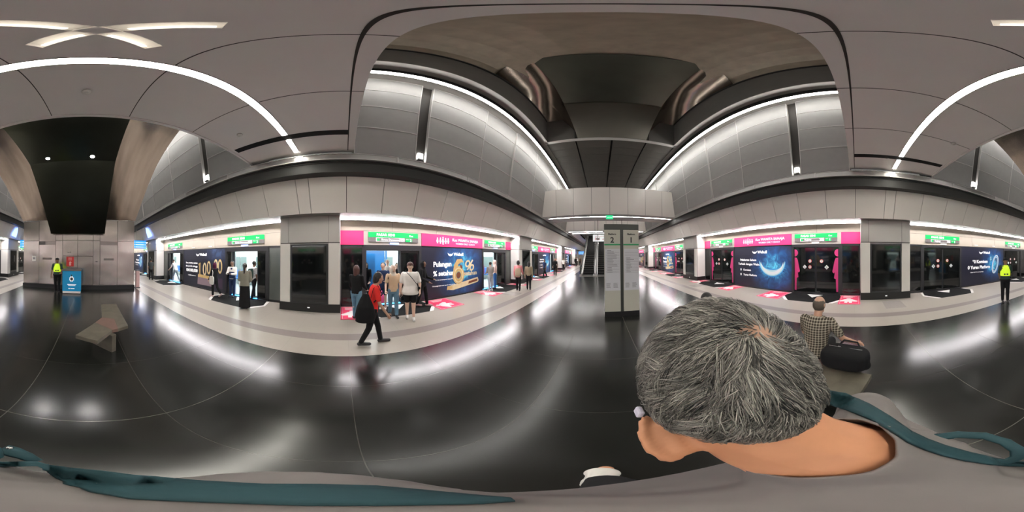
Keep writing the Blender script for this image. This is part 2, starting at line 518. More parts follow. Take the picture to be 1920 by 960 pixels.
# seams of the bridge soffit
b = MB()
for x in (-2.4, -1.2, 0, 1.2, 2.4): b.box(x - .006, x + .006, PORT0 + .03, PORT1, ZC - .003, ZC + .001)
b.box(-4.4, 4.4, .060, .080, ZC - .003, ZC + .001)
struct(b.build('ceiling', M_seam))
for s in (-1, 1):
    b = MB(); b.box(s * 3.55, s * 3.72, PORT0 + .1, .06, ZC - .006, ZC + .002); struct(b.build('ceiling', M_matte))
b = MB(); b.box(-4.45, 4.45, PORT0 - .03, PORT0 + .03, ZC - .03, ZC + .3); struct(b.build('trim_9', M_ceil))
# light strip across the bridge
def strip(label, x0, x1, y, z, m, wdt=.09, name='strip_light', group=None):
    t = thing(name, label, 'light', ((x0 + x1) / 2, y, z), 0, group)
    L = abs(x1 - x0) / 2
    q = MB(); q.box(-L - .01, L + .01, -wdt / 2 - .012, -wdt / 2, -.02, 0); q.box(-L - .01, L + .01, wdt / 2, wdt / 2 + .012, -.02, 0)
    q.build('housing', M_rail, t)
    q = MB(); q.box(-L, L, -wdt / 2, wdt / 2, -.02, -.001); q.build('diffuser', m, t)
    return t
strip('long white light strip crossing the low grey ceiling from wall to wall', -3.52, 3.52, -1.14, ZC, M_led3, .11)
strip('short end of the ceiling light strip beyond the dark slot, left side', -4.30, -3.76, -1.14, ZC, M_led3, .11)
strip('short end of the ceiling light strip beyond the dark slot, right side', 3.76, 4.30, -1.14, ZC, M_led3, .11)
# crossed recessed light in the low ceiling right above the camera
t = thing('crossed_recessed_light', 'X-shaped recessed ceiling light directly overhead in the low grey ceiling', 'light', (-.6, -.56, ZC), 0)
q = MB()
for sgn in (1, -1):
    d = Vector((.57, sgn * -.46, 0)).normalized(); n = Vector((-d.y, d.x, 0))
    for lo, hi in ((-.38, -.10), (.10, .38)):
        p = [d * lo - n * .05, d * hi - n * .05, d * hi - n * .028, d * lo - n * .028]
        q.prism([(v.x, v.y) for v in p], 'z', .06, .075)
q.build('diffuser', mat('trough_glow', (1, .95, .80), .5, emit=.9), t)
q = MB()
q.prism([(-.085, 0), (0, -.07), (.085, 0), (0, .07)], 'z', .0, .12)
q.build('centre_plate', M_ceil, t)
# detectors
def detector(x, y, label):
    t = thing('smoke_detector', label, 'detector', (x, y, ZC), 0)
    q = MB(); q.loft([((0, 0, -.045), .03, .03), ((0, 0, -.04), .05, .05), ((0, 0, 0), .06, .06)], 16); q.build('body', M_white, t, True)
    q = MB(); q.ellipsoid((0, 0, -.05), (.02, .02, .014), 10, 6); q.build('sensor', M_white, t, True)
detector(-.55, -1.85, 'round white detector on the low ceiling beyond the light strip, near centre')
detector(-3.1, -1.9, 'small white detector on the low ceiling at left near the dark slot')
detector(2.4, -2.0, 'small white detector on the low ceiling at right near the dark slot')

# ---------------------------------------------------------------- forward void: cove, coffer, vault, funnel
Z8 = 8.5
for s, side in ((-1, 'left'), (1, 'right')):
    b = MB(); b.box(s * 3.20, s * 4.4, PORT1, 17.6, Z8, Z8 + .12); struct(b.build('ceiling', M_cove))
    b = MB(); b.box(s * 3.10, s * 3.22, PORT1, 7.62, Z8 - .04, 10.35); struct(b.build('wall_' + side, M_cove_dark))
    b = MB(); b.box(s * 3.06, s * 3.24, PORT1, 7.62, Z8 - .07, Z8 - .03); struct(b.build('trim_10' if s < 0 else 'trim_11', M_upper_edge))
    # dark slot between coffer side and vault
    b = MB(); b.box(s * 3.05, s * 3.4, PORT1, 7.62, 10.35, 10.45); struct(b.build('trim_12' if s < 0 else 'trim_13', M_reveal))
    t = thing('cove_light', 'long cove light strip high on the %s wall ahead of the camera' % side, 'light', (s * 3.46, (PORT1 + 17) / 2, 8.12), 0)
    L = (17 - PORT1) / 2
    q = MB(); q.box(-.07, .07, -L, L, .03, .10); q.box(-.02, .02, -L, L, .1, .38); q.build('housing', M_matte, t)
    q = MB(); q.prism([(-.055, .03), (.055, .03), (.035, -.03), (-.035, -.03)], 'y', -L, L); q.build('diffuser', M_led, t)
b = MB()
for s in (-1, 1): b.box(s * 1.75, s * 3.2, 7.5, 7.62, Z8 - .04, 10.35)
b.box(-1.75, 1.75, 7.6, 7.7, Z8 - .04, 11); b.box(-3.2, 3.2, 7.55, 7.75, 10.35, 12.3)
struct(b.build('wall_front', M_cove_dark))
b = MB(); b.box(-3.24, 3.24, 7.46, 7.66, Z8 - .07, Z8 - .03); struct(b.build('trim_14', M_upper_edge))
# vault: mottled metal soffit, curved up from the sides
b = MB()
N = 16
for i in range(N):
    a0 = PI * i / N; a1 = PI * (i + 1) / N
    p0 = (-3.3 * math.cos(a0), 10.4 + 1.75 * math.sin(a0) ** .7); p1 = (-3.3 * math.cos(a1), 10.4 + 1.75 * math.sin(a1) ** .7)
    b.add([(p0[0], PORT1, p0[1]), (p1[0], PORT1, p1[1]), (p1[0], 7.7, p1[1]), (p0[0], 7.7, p0[1])], [(0, 1, 2, 3)])
struct(b.build('ceiling', M_vault, smooth=True))
b = MB(); b.box(-4.6, 4.6, PORT1, 17.8, 12.3, 12.45); struct(b.build('ceiling', M_cove_dark))

def funnel(name, label, centre, flank, mats, thick=.12):
    """centre: [(half width, y, z)], flank: list of inner to outer curves"""
    t = thing(name, label, 'cladding', (0, centre[0][1], centre[0][2]), 0)
    oy, oz = centre[0][1], centre[0][2]
    def L(p): return (p[0], p[1] - oy, p[2] - oz)
    q = MB(); vs = []
    for hw, y, z in centre: vs += [L((-hw, y, z)), L((hw, y, z)), L((hw * .98, y, z + thick)), L((-hw * .98, y, z + thick))]
    fs = []
    for i in range(len(centre) - 1):
        for k in range(4):
            a = i * 4 + k; bb = i * 4 + (k + 1) % 4
            fs.append((a, bb, bb + 4, a + 4))
    fs += [(0, 1, 2, 3), tuple(len(vs) - 4 + i for i in range(4))]
    q.add(vs, fs); q.build('dark_facing', mats[0], t)
    for s in (-1, 1):
        q = MB(); vs = []; n = len(flank[0])
        for curve in flank:
            for x, y, z in curve: vs.append(L((s * x, y, z)))
        m = len(flank); fs = []
        base = len(vs)
        vs2 = [(v[0], v[1], v[2] + .05) for v in vs]
        for i in range(m - 1):
            for k in range(n - 1):
                a = i * n + k
                fs.append((a, a + 1, a + n + 1, a + n)); fs.append((a + base, a + n + base, a + n + 1 + base, a + 1 + base))
        q.add(vs + vs2, fs)
        o = q.build('steel_flank', mats[1], t, smooth=True)
    return t
# forward funnel under the vault
cen = [(1.6, 7.5, 8.5), (2.0, 6.5, 10.75), (2.15, 3.5, 11.95)]
fl0 = [(1.62, 7.58, 8.9), (1.95, 6.6, 10.75), (2.1, 5.2, 11.4), (2.15, 3.5, 11.9)]
fl1 = [(2.3, 7.6, 10.3), (2.6, 6.6, 11.1), (2.65, 5.2, 11.5), (2.65, 3.5, 11.8)]
fl2 = [(3.15, 7.6, 10.35), (3.18, 6.6, 10.7), (3.18, 5.2, 10.75), (3.18, 3.5, 10.7)]
M_olive = metal_mat('olive_steel', (.13, .135, .115), .3, (1, 1, 1), .2, .2)
M_olive2 = metal_mat('pale_olive_steel', (.30, .29, .26), .35, (1, 1, 1), .15, .2)
ft = funnel('ceiling_funnel', 'flared steel cowl hanging at the far end of the high recess ahead', cen, [fl0, fl1, fl2], (M_olive, M_bronze))
q = MB(); q.add([(-1.6, -.02, -.02), (1.6, -.02, -.02), (2.0, -1.03, 2.2), (-2.0, -1.03, 2.2), (-1.6, -.06, -.02), (1.6, -.06, -.02), (2.0, -1.07, 2.2), (-2.0, -1.07, 2.2)],
                [(0, 1, 2, 3), (4, 7, 6, 5), (0, 4, 5, 1), (2, 6, 7, 3), (0, 3, 7, 4), (1, 5, 6, 2)])
q.build('lower_facing', M_olive2, ft)
# dark slatted ceiling ahead
b = MB()
xs = [-3.2, -1.76, -1.70, -.04, .04, 1.64, 1.70, 3.2]
for a, c in ((-3.2, -1.78), (-1.70, -.05), (.05, 1.64), (1.72, 3.2)):
    y = 7.7
    while y < 17.5:
        b.box(a, c, y + .006, y + .794, Z8, Z8 + .06); y += .8
struct(b.build('ceiling', M_slat))
b = MB(); b.box(-3.3, 3.3, 7.6, 17.8, Z8 + .1, Z8 + .15); struct(b.build('ceiling', M_matte))

# ---------------------------------------------------------------- bridging bulkheads over the platform ahead
def bridge_bulk(y, z0, z1, hw, n, depth, lbl):
    b = MB(); b.box(-hw, hw, y + .03, y + depth, z0 + .01, z1); struct(b.build('wall_front', M_seam))
    b = MB()
    for i in range(n):
        a = -hw + 2 * hw * i / n; c = -hw + 2 * hw * (i + 1) / n
        b.box(a + .01, c - .01, y, y + .05, z0, z1)
    struct(b.build('wall_front', M_bulk))
    b = MB(); b.box(-hw, hw, y, y + depth, z0 - .02, z0 + .01); struct(b.build('ceiling', M_cove))
bridge_bulk(10.25, 4.5, 6.42, 4.62, 8, 1.9, 'near')
bridge_bulk(17.7, 4.6, 6.4, 4.7, 8, 2.4, 'far')
b = MB(); b.box(-4.8, 4.8, 17.9, 18.1, 6.3, 12.4); struct(b.build('wall_front', M_cove))
strip('bright strip under the near bridging bulkhead, left of the exit sign', -4.1, -.25, 10.75, 4.48, M_led4)
strip('bright strip under the near bridging bulkhead, right of the exit sign', .1, 4.3, 10.75, 4.48, M_led4)
strip('bright strip under the far bridging bulkhead, left half', -4.2, -.4, 18.1, 4.58, M_led4)
strip('bright strip under the far bridging bulkhead, right half', .4, 4.2, 18.1, 4.58, M_led4)
strip('second bright strip deeper under the far bridging bulkhead', -4.0, 4.0, 19.4, 4.58, M_led4)
# hall ceilings beyond and behind
b = MB(); b.box(-4.9, 4.9, 27.0, Y1, 4.62, 4.8); struct(b.build('ceiling', M_ceil))
b = MB()
for s in (-1, 1): b.box(s * 3.2, s * 4.9, 20.0, 27.0, 4.62, 4.8)
b.box(-3.2, 3.2, 20, 27.2, 9.0, 9.2)
struct(b.build('ceiling', M_ceil))
b = MB()
for s in (-1, 1): b.box(s * 3.2, s * 3.3, 20.0, 27.2, 4.62, 9.0)
b.box(-3.2, 3.2, 27.1, 27.3, 4.8, 9.0)
struct(b.build('wall_front', M_cove_dark))
b = MB(); b.box(-4.9, 4.9, Y0, -15.5, 4.62, 4.8); b.box(-4.9, 4.9, -15.6, -15.4, 4.62, 12.3); struct(b.build('ceiling', M_ceil))
b = MB(); b.box(-4.6, 4.6, -15.6, PORT0, 12.2, 12.35); struct(b.build('ceiling', M_cove))
for s, nm in ((-1, 'left'), (1, 'right')):
    b = MB(); b.box(s * 3.2, s * 4.4, -15.5, PORT0, Z8, Z8 + .12); b.box(s * 3.1, s * 3.22, -15.5, PORT0, Z8, 12.3); struct(b.build('ceiling', M_cove))
    t = thing('cove_light', 'long cove light strip high on the %s wall behind the low ceiling' % nm, 'light', (s * 3.46, -9.1, 8.12), 0)
    q = MB(); q.box(-.07, .07, -6.3, 6.3, .03, .10); q.box(-.02, .02, -6.3, 6.3, .1, .38); q.build('housing', M_matte, t)
    q = MB(); q.prism([(-.055, .03), (.055, .03), (.035, -.03), (-.035, -.03)], 'y', -6.3, 6.3); q.build('diffuser', M_led, t)
for i, y in enumerate((23, 29, 35, 41)):
    strip('ceiling strip number %d along the distant hall ahead' % (i + 1), -3.0, 3.0, y, 4.61 if y > 27 else 8.98, M_led4, group='distant hall strips')['label'] = 'bright strip across the distant hall ceiling ahead'
for i, y in enumerate((-18.5, -24, -30)):
    strip('bright strip across the hall ceiling behind the steel column', -3.8, 3.8, y, 4.61, M_led4, group='strips behind the column')
# end walls
b = MB(); b.box(-7, 7, Y1, Y1 + .2, 0, 12); struct(b.build('wall_front', M_bulk))
b = MB(); b.box(-7, 7, Y0 - .2, Y0, 0, 12); struct(b.build('wall_back', M_bulk))

# ---------------------------------------------------------------- back funnel over the steel column
cen = [(1.42, -8.5, 3.0), (1.45, -5.35, 5.38), (1.46, -2.75, 5.95)]
def flc(x, dz, dy): return [(x, -8.75 + dy, 3.82 + dz), (x + .02, -7.6 + dy, 4.65 + dz), (x + .02, -6.6 + dy, 5.35 + dz), (x, -5.8 + dy, 5.8 + dz), (x - .03, -4.8 + dy, 6.2 + dz), (x - .06, -4 + dy, 6.5 + dz), (x - .1, -2.75 + dy, 6.85 + dz)]
fl = [flc(1.35, -.18, 0), flc(1.8, -.10, .03), flc(2.3, -.02, .03), flc(2.75, .02, 0), flc(3.14, .0, 0)]
fl = [[(x, y, max(z, 3.8) if k == 0 else z) for k, (x, y, z) in enumerate(c)] for c in fl]
bt = funnel('column_funnel', 'flared steel cowl with black centre facing rising from the clad column', cen, fl, (M_darkmetal, M_bronze))
for x in (.75, -.68):
    t = thing('downlight', 'bright round downlight in the black funnel facing, %s one' % ('left' if x > 0 else 'right'), 'light', (x, -5.12, 5.43), 0)
    q = MB(); q.loft([((0, 0, -.025), .075, .075), ((0, 0, .03), .085, .085)], 20); q.build('rim', M_chrome, t, True)
    q = MB(); q.loft([((0, 0, -.034), .058, .058), ((0, 0, -.026), .062, .062)], 20); q.build('lamp', M_spot, t, True)

# ---------------------------------------------------------------- steel clad column
t = thing('steel_column', 'wide column clad in brushed steel panels with black plinth', 'column', (0, -8.75, 0), PI)
q = MB(); q.box(-3.07, 3.07, .03, 2.6, .0, 3.8); q.build('core', M_seam, t)
q = MB(); q.box(-3.12, 3.12, -.04, 2.64, 0, .22); q.build('plinth', M_black, t)
# local x is to the viewer's right (world -X)
cx = [-3.1, -2.16, -1.21, -.82, 0.0, .83, 1.2, 2.15, 3.1]
q = MB()
for i in range(8):
    a, c = cx[i] + .008, cx[i + 1] - .008
    if i in (1, 6):
        q.box(a, c, .0, .04, .24, 2.42); q.box(a, c, .0, .04, 2.62, 3.78); q.box(a, c, .03, .05, 2.4, 2.64)
    elif i in (0, 7):
        q.box(a, c, 0, .04, .24, 2.64); q.box(a, c, 0, .04, 2.66, 3.78)
    elif i in (3, 4):
        q.box(a, c, 0, .04, .24, 1.80); q.box(a, c, 0, .04, 1.82, 2.64); q.box(a, c, 0, .04, 2.66, 3.6)
    else:
        q.box(a, c, 0, .04, .24, 2.64); q.box(a, c, 0, .04, 2.66, 3.6)
for s in (-1, 1):
    q.box(s * 3.06, s * 3.1, .05, 1.3, .24, 3.78); q.box(s * 3.06, s * 3.1, 1.31, 2.6, .24, 3.78)
q.box(-3.08, 3.08, 2.58, 2.62, .24, 3.78)
q.build('steel_panelling', M_steel, t)
for x in (-1.68, 1.68):
    q = MB()
    for k in range(5): q.box(x - .27, x + .27, -.008, .002, 1.60 + k * .022, 1.612 + k * .022)
    q.build('vent_grille', M_seam, t)
for x, z in ((-2.07, 1.15), (1.02, 1.52)):
    q = MB(); q.box(x - .05, x + .05, -.03, 0, z - .012, z + .012); q.ellipsoid((x - .04, -.02, z), (.02, .02, .02), 8, 6); q.build('lock_handle', M_chrome if z < 1.3 else M_frame, t)
# fire hose sign and notice on the column
t2 = thing('fire_equipment_sign', 'red fire equipment plate mounted on the steel column', 'sign', (.40, -8.74, 1.25), PI)
q = MB(); q.box(-.20, .20, -.02, .0, 0, .52); q.build('plate', M_red, t2)
q = MB(); q.box(-.05, .05, -.024, -.02, .05, .24); q.box(-.02, .02, -.024, -.02, .24, .28); q.box(.05, .08, -.024, -.02, .20, .24)
for k in range(3): q.box(-.10, .10, -.024, -.02, .34 + k * .05, .36 + k * .05)
q.build('pictogram', mat('pink_white_print', (.8, .45, .42), .5), t2)
t2 = thing('paper_notice', 'small white framed notice stuck on the left steel panel of the column', 'notice', (2.45, -8.74, 1.50), PI)
q = MB(); q.box(-.11, .11, -.012, 0, 0, .30); q.build('sheet', M_white, t2)
q = MB(); q.box(-.06, .06, -.015, -.012, .10, .22); q.build('printed_block', M_inkgrey, t2)
t2 = thing('column_placard', 'tiny dark fitting above the red plate on the steel column', 'fitting', (.45, -8.74, 2.0), PI)
q = MB(); q.box(-.09, -.03, -.02, 0, -.01, .012); q.box(.02, .09, -.02, 0, .0, .025); q.build('bracket', M_frame, t2)

# ---------------------------------------------------------------- pillars along the platform edges
def wall_rot(s): return R(90) if s < 0 else R(-90)
PSIDE = {-1: 'left platform', 1: 'right platform'}
def where(yc):
    return {-3: 'far behind the steel column', -2: 'second behind the camera', -1: 'first behind the camera', 0: 'nearest the camera',
            1: 'first one ahead', 2: 'second one ahead', 3: 'third one ahead', 4: 'farthest ahead'}[yc]
def pillar(s, k):
    yc = PILLAR0 + k * SPAN
    t = thing('platform_pillar', 'square clad pillar with dark glass panel on the %s, %s' % (PSIDE[s], where(k)), 'pillar', (s * WP, yc, 0), wall_rot(s), 'platform pillars')
    D = WS - WP + .2
    q = MB(); q.box(-1.0, 1.0, .03, D, .0, ZS); q.build('core', M_seam, t, key='pcore')
    q = MB(); q.box(-1.01, 1.01, -.02, D, 0, .29); q.build('plinth', M_black, t, key='pplinth')
    q = MB()
    for a, c in ((-1.0, -.635), (.635, 1.0)):
        q.box(a + .005, c - .005, 0, .05, .29, 2.285)
    for sx in (-1, 1):
        q.box(sx * 1.003, sx * .97, .055, D - .1, .29, 2.285); q.box(sx * 1.003, sx * .97, .055, D - .1, 2.31, ZS)
    q.build('white_cladding', M_white, t, key='pwhite')
    q = MB()
    for a, c in ((-1.0, -.70), (-.70, .64), (.64, 1.0)):
        q.box(a + .006, c - .006, 0, .05, 2.315, ZS)
    q.build('upper_panel', M_cream2, t, key='pup')
    q = MB(); q.box(-.625, .625, .0, .045, .29, 2.27); q.box(-.63, .63, -.005, .02, 2.255, 2.275, 1); q.build('frame', [M_frame, M_rail], t, key='pfr')
    q = MB(); q.box(-.565, .565, -.012, .0, .36, 2.2); q.build('glass', M_blackgloss, t, key='pgl')
    q = MB(); q.box(-.04, .04, -.028, -.02, .13, .17); q.build('plinth_label', M_txt, t, key='plab')
M_cream2 = mat('pillar_upper_panel', (.52, .50, .47), .35, .2)
for s in (-1, 1):
    for k in range(-2, 4): pillar(s, k)
# dark elongated emblem plates on the far back pillars' near sides are louvres
for s, nm in ((-1, 'left'), (1, 'right')):
    t = thing('wall_grille', 'slim dark grille on the %s pillar face beside the column' % nm, 'grille', (s * (WP - .0), PILLAR0 - SPAN, 1.25), wall_rot(s))
    q = MB(); q.box(-.09, .09, -.05, -.012, 0, .55); q.build('frame', M_frame, t)
    q = MB()
    for i in range(8): q.box(-.07, .07, -.058, -.05, .04 + i * .065, .07 + i * .065)
    q.build('louvre', M_rail, t)

# ---------------------------------------------------------------- bays: doors, posters, fascia, signs
BAYN = {(-1, 0): 'bay with the golden six poster', (-1, -1): 'bay with the golden hundred poster', (-1, -2): 'bay behind the steel column at left',
        (-1, 1): 'first bay beyond the left forward pillar', (-1, 2): 'second bay ahead on the left', (-1, 3): 'farthest left bay ahead',
        (1, 0): 'bay with the blue crescent poster', (1, -1): 'bay with the zero commission poster', (1, -2): 'bay behind the steel column at right',
        (1, 1): 'first bay beyond the right forward pillar', (1, 2): 'second bay ahead on the right', (1, 3): 'farthest right bay ahead'}
def lx(s, y):            # world y offset in a bay -> local x of a wall-mounted thing
    return y if s < 0 else -y

def fig_poly(side, x, z0, h):
    """half woman figure seen at the edge of a door, flat side at x, bulging to side"""
    d = side; H = h
    pts = [(0, .0), (.09, .0), (.10, .33), (.155, .33), (.13, .46), (.205, .50), (.235, .56), (.12, .79), (.0, .80)]
    pts = [(0, 0), (.07, 0), (.085, .30), (.15, .32), (.12, .47), (.15, .43), (.21, .46), (.21, .49), (.13, .72), (.09, .78), (0, .79)]
    body = [(x + d * a * H * .62, z0 + c * H) for a, c in pts]
    head = [(x, z0 + .82 * H)] + [(x + d * .085 * H * math.sin(PI * i / 10), z0 + (.90 - .085 * math.cos(PI * i / 10)) * H) for i in range(11)]
    return body, head

def screen_door(s, k, j, y0, y1, pink):
    o0, o1 = (.10, 1.40) if k >= 0 else (.36, 1.76)
    yc = (y0 + y1) / 2; hw = (y1 - y0) / 2
    nm = 'nearer the rear pillar' if j == 0 else 'nearer the forward pillar'
    open_ = (s < 0)
    t = thing('platform_screen_door', '%s glass platform door, %s, %s' % ('open' if open_ else 'closed', BAYN[(s, k)], nm), 'door', (s * WS, yc, 0), wall_rot(s), 'platform screen doors')
    key = 'psd%d%d' % (s, 0)
    q = MB(); q.box(-hw, -hw + .10, -.03, .12, .06, 2.28); q.box(hw - .10, hw, -.03, .12, .06, 2.28); q.box(-hw, hw, -.03, .14, 2.08 if open_ else 2.16, 2.28)
    q.box(-hw, hw, -.03, .12, 0, .03)
    q.build('frame', M_frame, t, key=key + 'fr')
    if open_:
        kk = 'a' if k >= 0 else 'b'
        for n_l, (a, c) in enumerate(((-hw + o1, hw - .10), (-hw + .10, -hw + o0))):
            if c - a < .1: continue
            q = MB(); q.box(a, c, .03, .07, .04, 2.08); lf = q.build('door_leaf', M_frame, t, key=key + kk + 'lf%d' % n_l)
            q = MB(); q.box(a + .05, c - .05, .018, .03, .12, 2.0); q.build('glass', M_blackgloss, lf, key=key + kk + 'gl%d' % n_l)
        q = MB(); q.box(-hw + o0, -hw + o1, -.02, .10, .03, .05); q.build('threshold_light', M_blueled, t, key=key + kk + 'th')
    else:
        for sx in (-1, 1):
            a, c = sorted((sx * .012, sx * (hw - .1)))
            q = MB(); q.box(a, c, .03, .07, .04, 2.16); lf = q.build('door_leaf', M_frame, t, key=key + 'lf%d' % sx)
            q = MB(); q.box(a + .03, c - .03, .02, .03, .10, 2.12); q.build('glass', M_blackgloss, lf, key=key + 'gl%d' % sx)
            # diamond and round door stickers
            dx = sx * (.50 + (.02 if sx < 0 else 0))
            q = MB(); q.prism([(dx - .10, 1.25), (dx, 1.15), (dx + .10, 1.25), (dx, 1.35)], 'y', .014, .019)
            q.build('diamond_sticker', mat('pale_sticker', (.62, .66, .64), .5), lf, key=key + 'di%d' % sx)
            q = MB(); q.prism([(dx - .012, 1.20), (dx + .012, 1.20), (dx + .012, 1.30), (dx - .012, 1.30)], 'y', .011, .014)
            q.build('diamond_mark', M_inkgrey, lf, key=key + 'dm%d' % sx)
            spots = [(sx * .27, 1.52)] + ([(sx * .27, 1.25)] if (sx < 0) else [])
            for cxx, cz in spots:
                q = MB()
                q.prism([(cxx + .085 * math.cos(2 * PI * i / 18), cz + .085 * math.sin(2 * PI * i / 18)) for i in range(18)], 'y', .014, .019)
                q.prism([(cxx + .062 * math.cos(2 * PI * i / 18), cz + .062 * math.sin(2 * PI * i / 18)) for i in range(18)], 'y', .010, .014, 1)
                q.box(cxx - .04, cxx + .04, .007, .010, cz - .012, cz + .012, 2)
                q.build('round_sticker', [mat('red_ring', (.45, .05, .05), .5), M_floor_white, M_ink], lf, key=key + 'rs%d%.2f' % (sx, cz))
            if pink:
                q = MB()
                body, head = fig_poly(-sx, sx * (hw - .135), .14, 1.95)
                q.prism(body, 'y', .010, .0185); q.prism(head, 'y', .010, .0185)
                q.build('woman_figure', M_pinkdim, lf, key=key + 'wf%d' % sx)

def direction_sign(s, k, j, y0, y1, dest):
    yc = (y0 + y1) / 2
    nm = 'nearer the rear pillar' if j == 0 else 'nearer the forward pillar'
    t = thing('direction_sign', 'green direction sign, %s, %s' % (BAYN[(s, k)], nm), 'sign', (s * (WS - .03), yc, 2.40), wall_rot(s), 'direction signs above the doors')
    q = MB(); q.box(-.98, .98, -.03, 0, 0, .165); q.build('grey_board', M_signgrey, t, key='dsg')
    q = MB(); q.box(-.98, .98, -.03, 0, .17, .36); q.build('green_board', M_green, t, key='dsgr')
    q = MB(); q.box(-.70, .40, -.034, -.03, .015, .15); q.box(-.68, .38, -.036, -.034, .025, .14, 1); q.box(-.67, -.57, -.038, -.036, .04, .125, 2)
    q.box(.45, .72, -.036, -.03, .015, .15, 2)
    q.build('destination_box', [M_txt, M_signgrey, M_green], t, key='dsbox')
    num = '2' if s < 0 else '1'
    text_mesh([('PASAR SENI', -.68, .215, .135, 'LEFT', .003), ('Koc', .60, .215, .10, 'LEFT', .001), (dest, -.50, .048, .095 if s < 0 else .12, 'LEFT', .002),
               (num, .66, .03, .14, 'CENTER', .003), ('Platform', .47, .10, .035, 'LEFT')], 'lettering', M_txt, t, .002, -.038, key='dstx%d' % s)
    q = MB()
    for i in range(3):
        x = .19 + i * .06
        q.prism([(x, .035), (x + .03, .035), (x + .07, .082), (x + .03, .13), (x, .13), (x + .04, .082)], 'y', -.042, -.036)
    q.build('chevrons', M_txt, t, key='dsch')
    q = MB(); q.box(-.16, .17, -.035, .0, -.085, -.03, 0); q.build('status_lamp', M_lav_glow if s < 0 else M_txt, t, key='dslamp%d' % s)

def banner(s, k, y0, y1, big):
    yc = (y0 + y1) / 2; hw = (y1 - y0) / 2
    desc = 'wide pink women only coach banner' if big else 'plain pink band'
    return yc, hw

def pink_banner(s, k, j, y0, y1, big):
    yc = (y0 + y1) / 2; hw = (y1 - y0) / 2 - .006
    pos = {0: 'beside the rear pillar', 1: 'above the poster', 2: 'beside the forward pillar'}[j]
    t = thing('coach_banner', '%s %s, %s' % ('wide lettered pink banner' if big else 'plain pink panel', pos, BAYN[(s, k)]), 'banner', (s * (WS - .02), yc, 2.285), wall_rot(s), 'pink header banners')
    q = MB(); q.box(-hw, hw, -.02, 0, 0, .515); q.build('board', M_pink, t)
    if big:
        text_mesh([('Koc WANITA SAHAJA', -.25, .265, .175, 'LEFT', .004, 1.0), ('WOMEN ONLY COACH', -.05, .12, .115, 'LEFT', .002, 1.0)], 'lettering', mat('pale_pink_lettering', (.9, .72, .78), .5), t, .002, -.023, key='bantx')
        q = MB()
        for i, x in enumerate((-1.05, -.9, -.76, -.62, -.48)):
            h = .34 if i == 2 else .28 - abs(i - 2) * .02; z0 = .26 - h / 2
            q.prism([(x - .03, z0), (x + .03, z0), (x + .03, z0 + h * .3), (x + .06, z0 + h * .3), (x + .025, z0 + h * .78), (x - .025, z0 + h * .78), (x - .06, z0 + h * .3), (x - .03, z0 + h * .3)], 'y', -.025, -.02)
            q.prism([(x + .03 * math.cos(2 * PI * a / 12), z0 + h * .9 + .03 * math.sin(2 * PI * a / 12)) for a in range(12)], 'y', -.025, -.02)
            if i in (1, 3): q.box(x - .06, x + .06, -.025, -.02, z0 + h * .4, z0 + h * .45)
        q.build('figure_emblem', MATS['pale_pink_lettering'], t, key='banem')

def crescent(cx, cz, r, w, d, n=24, tilt=0):
    """horn-up crescent outline polygon"""
    pts = []
    for i in range(n + 1):
        a = R(178) + R(184) * i / n
        pts.append((cx + r * math.cos(a), cz + r * math.sin(a)))
    for i in range(n, -1, -1):
        a = R(178) + R(184) * i / n
        f = math.sin(PI * i / n)
        pts.append((cx + (r - w * f) * math.cos(a), cz + (r - w * f) * math.sin(a) + .0))
    return pts
def ring(cx, cz, rx, rz, wx, wz, n=28):
    """closed ring as quads outline for prism-less add"""
    vs = []; fs = []
    for i in range(n):
        a = 2 * PI * i / n
        vs.append((cx + rx * math.cos(a), cz + rz * math.sin(a))); vs.append((cx + (rx - wx) * math.cos(a), cz + (rz - wz) * math.sin(a)))
    return vs
def ring_mesh(q, cx, cz, rx, rz, wx, wz, y0, y1, mi=0, n=28, shear=0):
    vs = ring(cx, cz, rx, rz, wx, wz, n)
    vs = [(x + shear * (z - cz), z) for x, z in vs]
    V = [(x, y0, z) for x, z in vs] + [(x, y1, z) for x, z in vs]; m = 2 * n; fs = []
    for i in range(n):
        a, b_, c, d = 2 * i, 2 * i + 1, 2 * ((i + 1) % n), 2 * ((i + 1) % n) + 1
        fs += [(a, c, d, b_), (a + m, b_ + m, d + m, c + m), (a, a + m, c + m, c), (b_, d, d + m, b_ + m)]
    q.add(V, fs, mi)

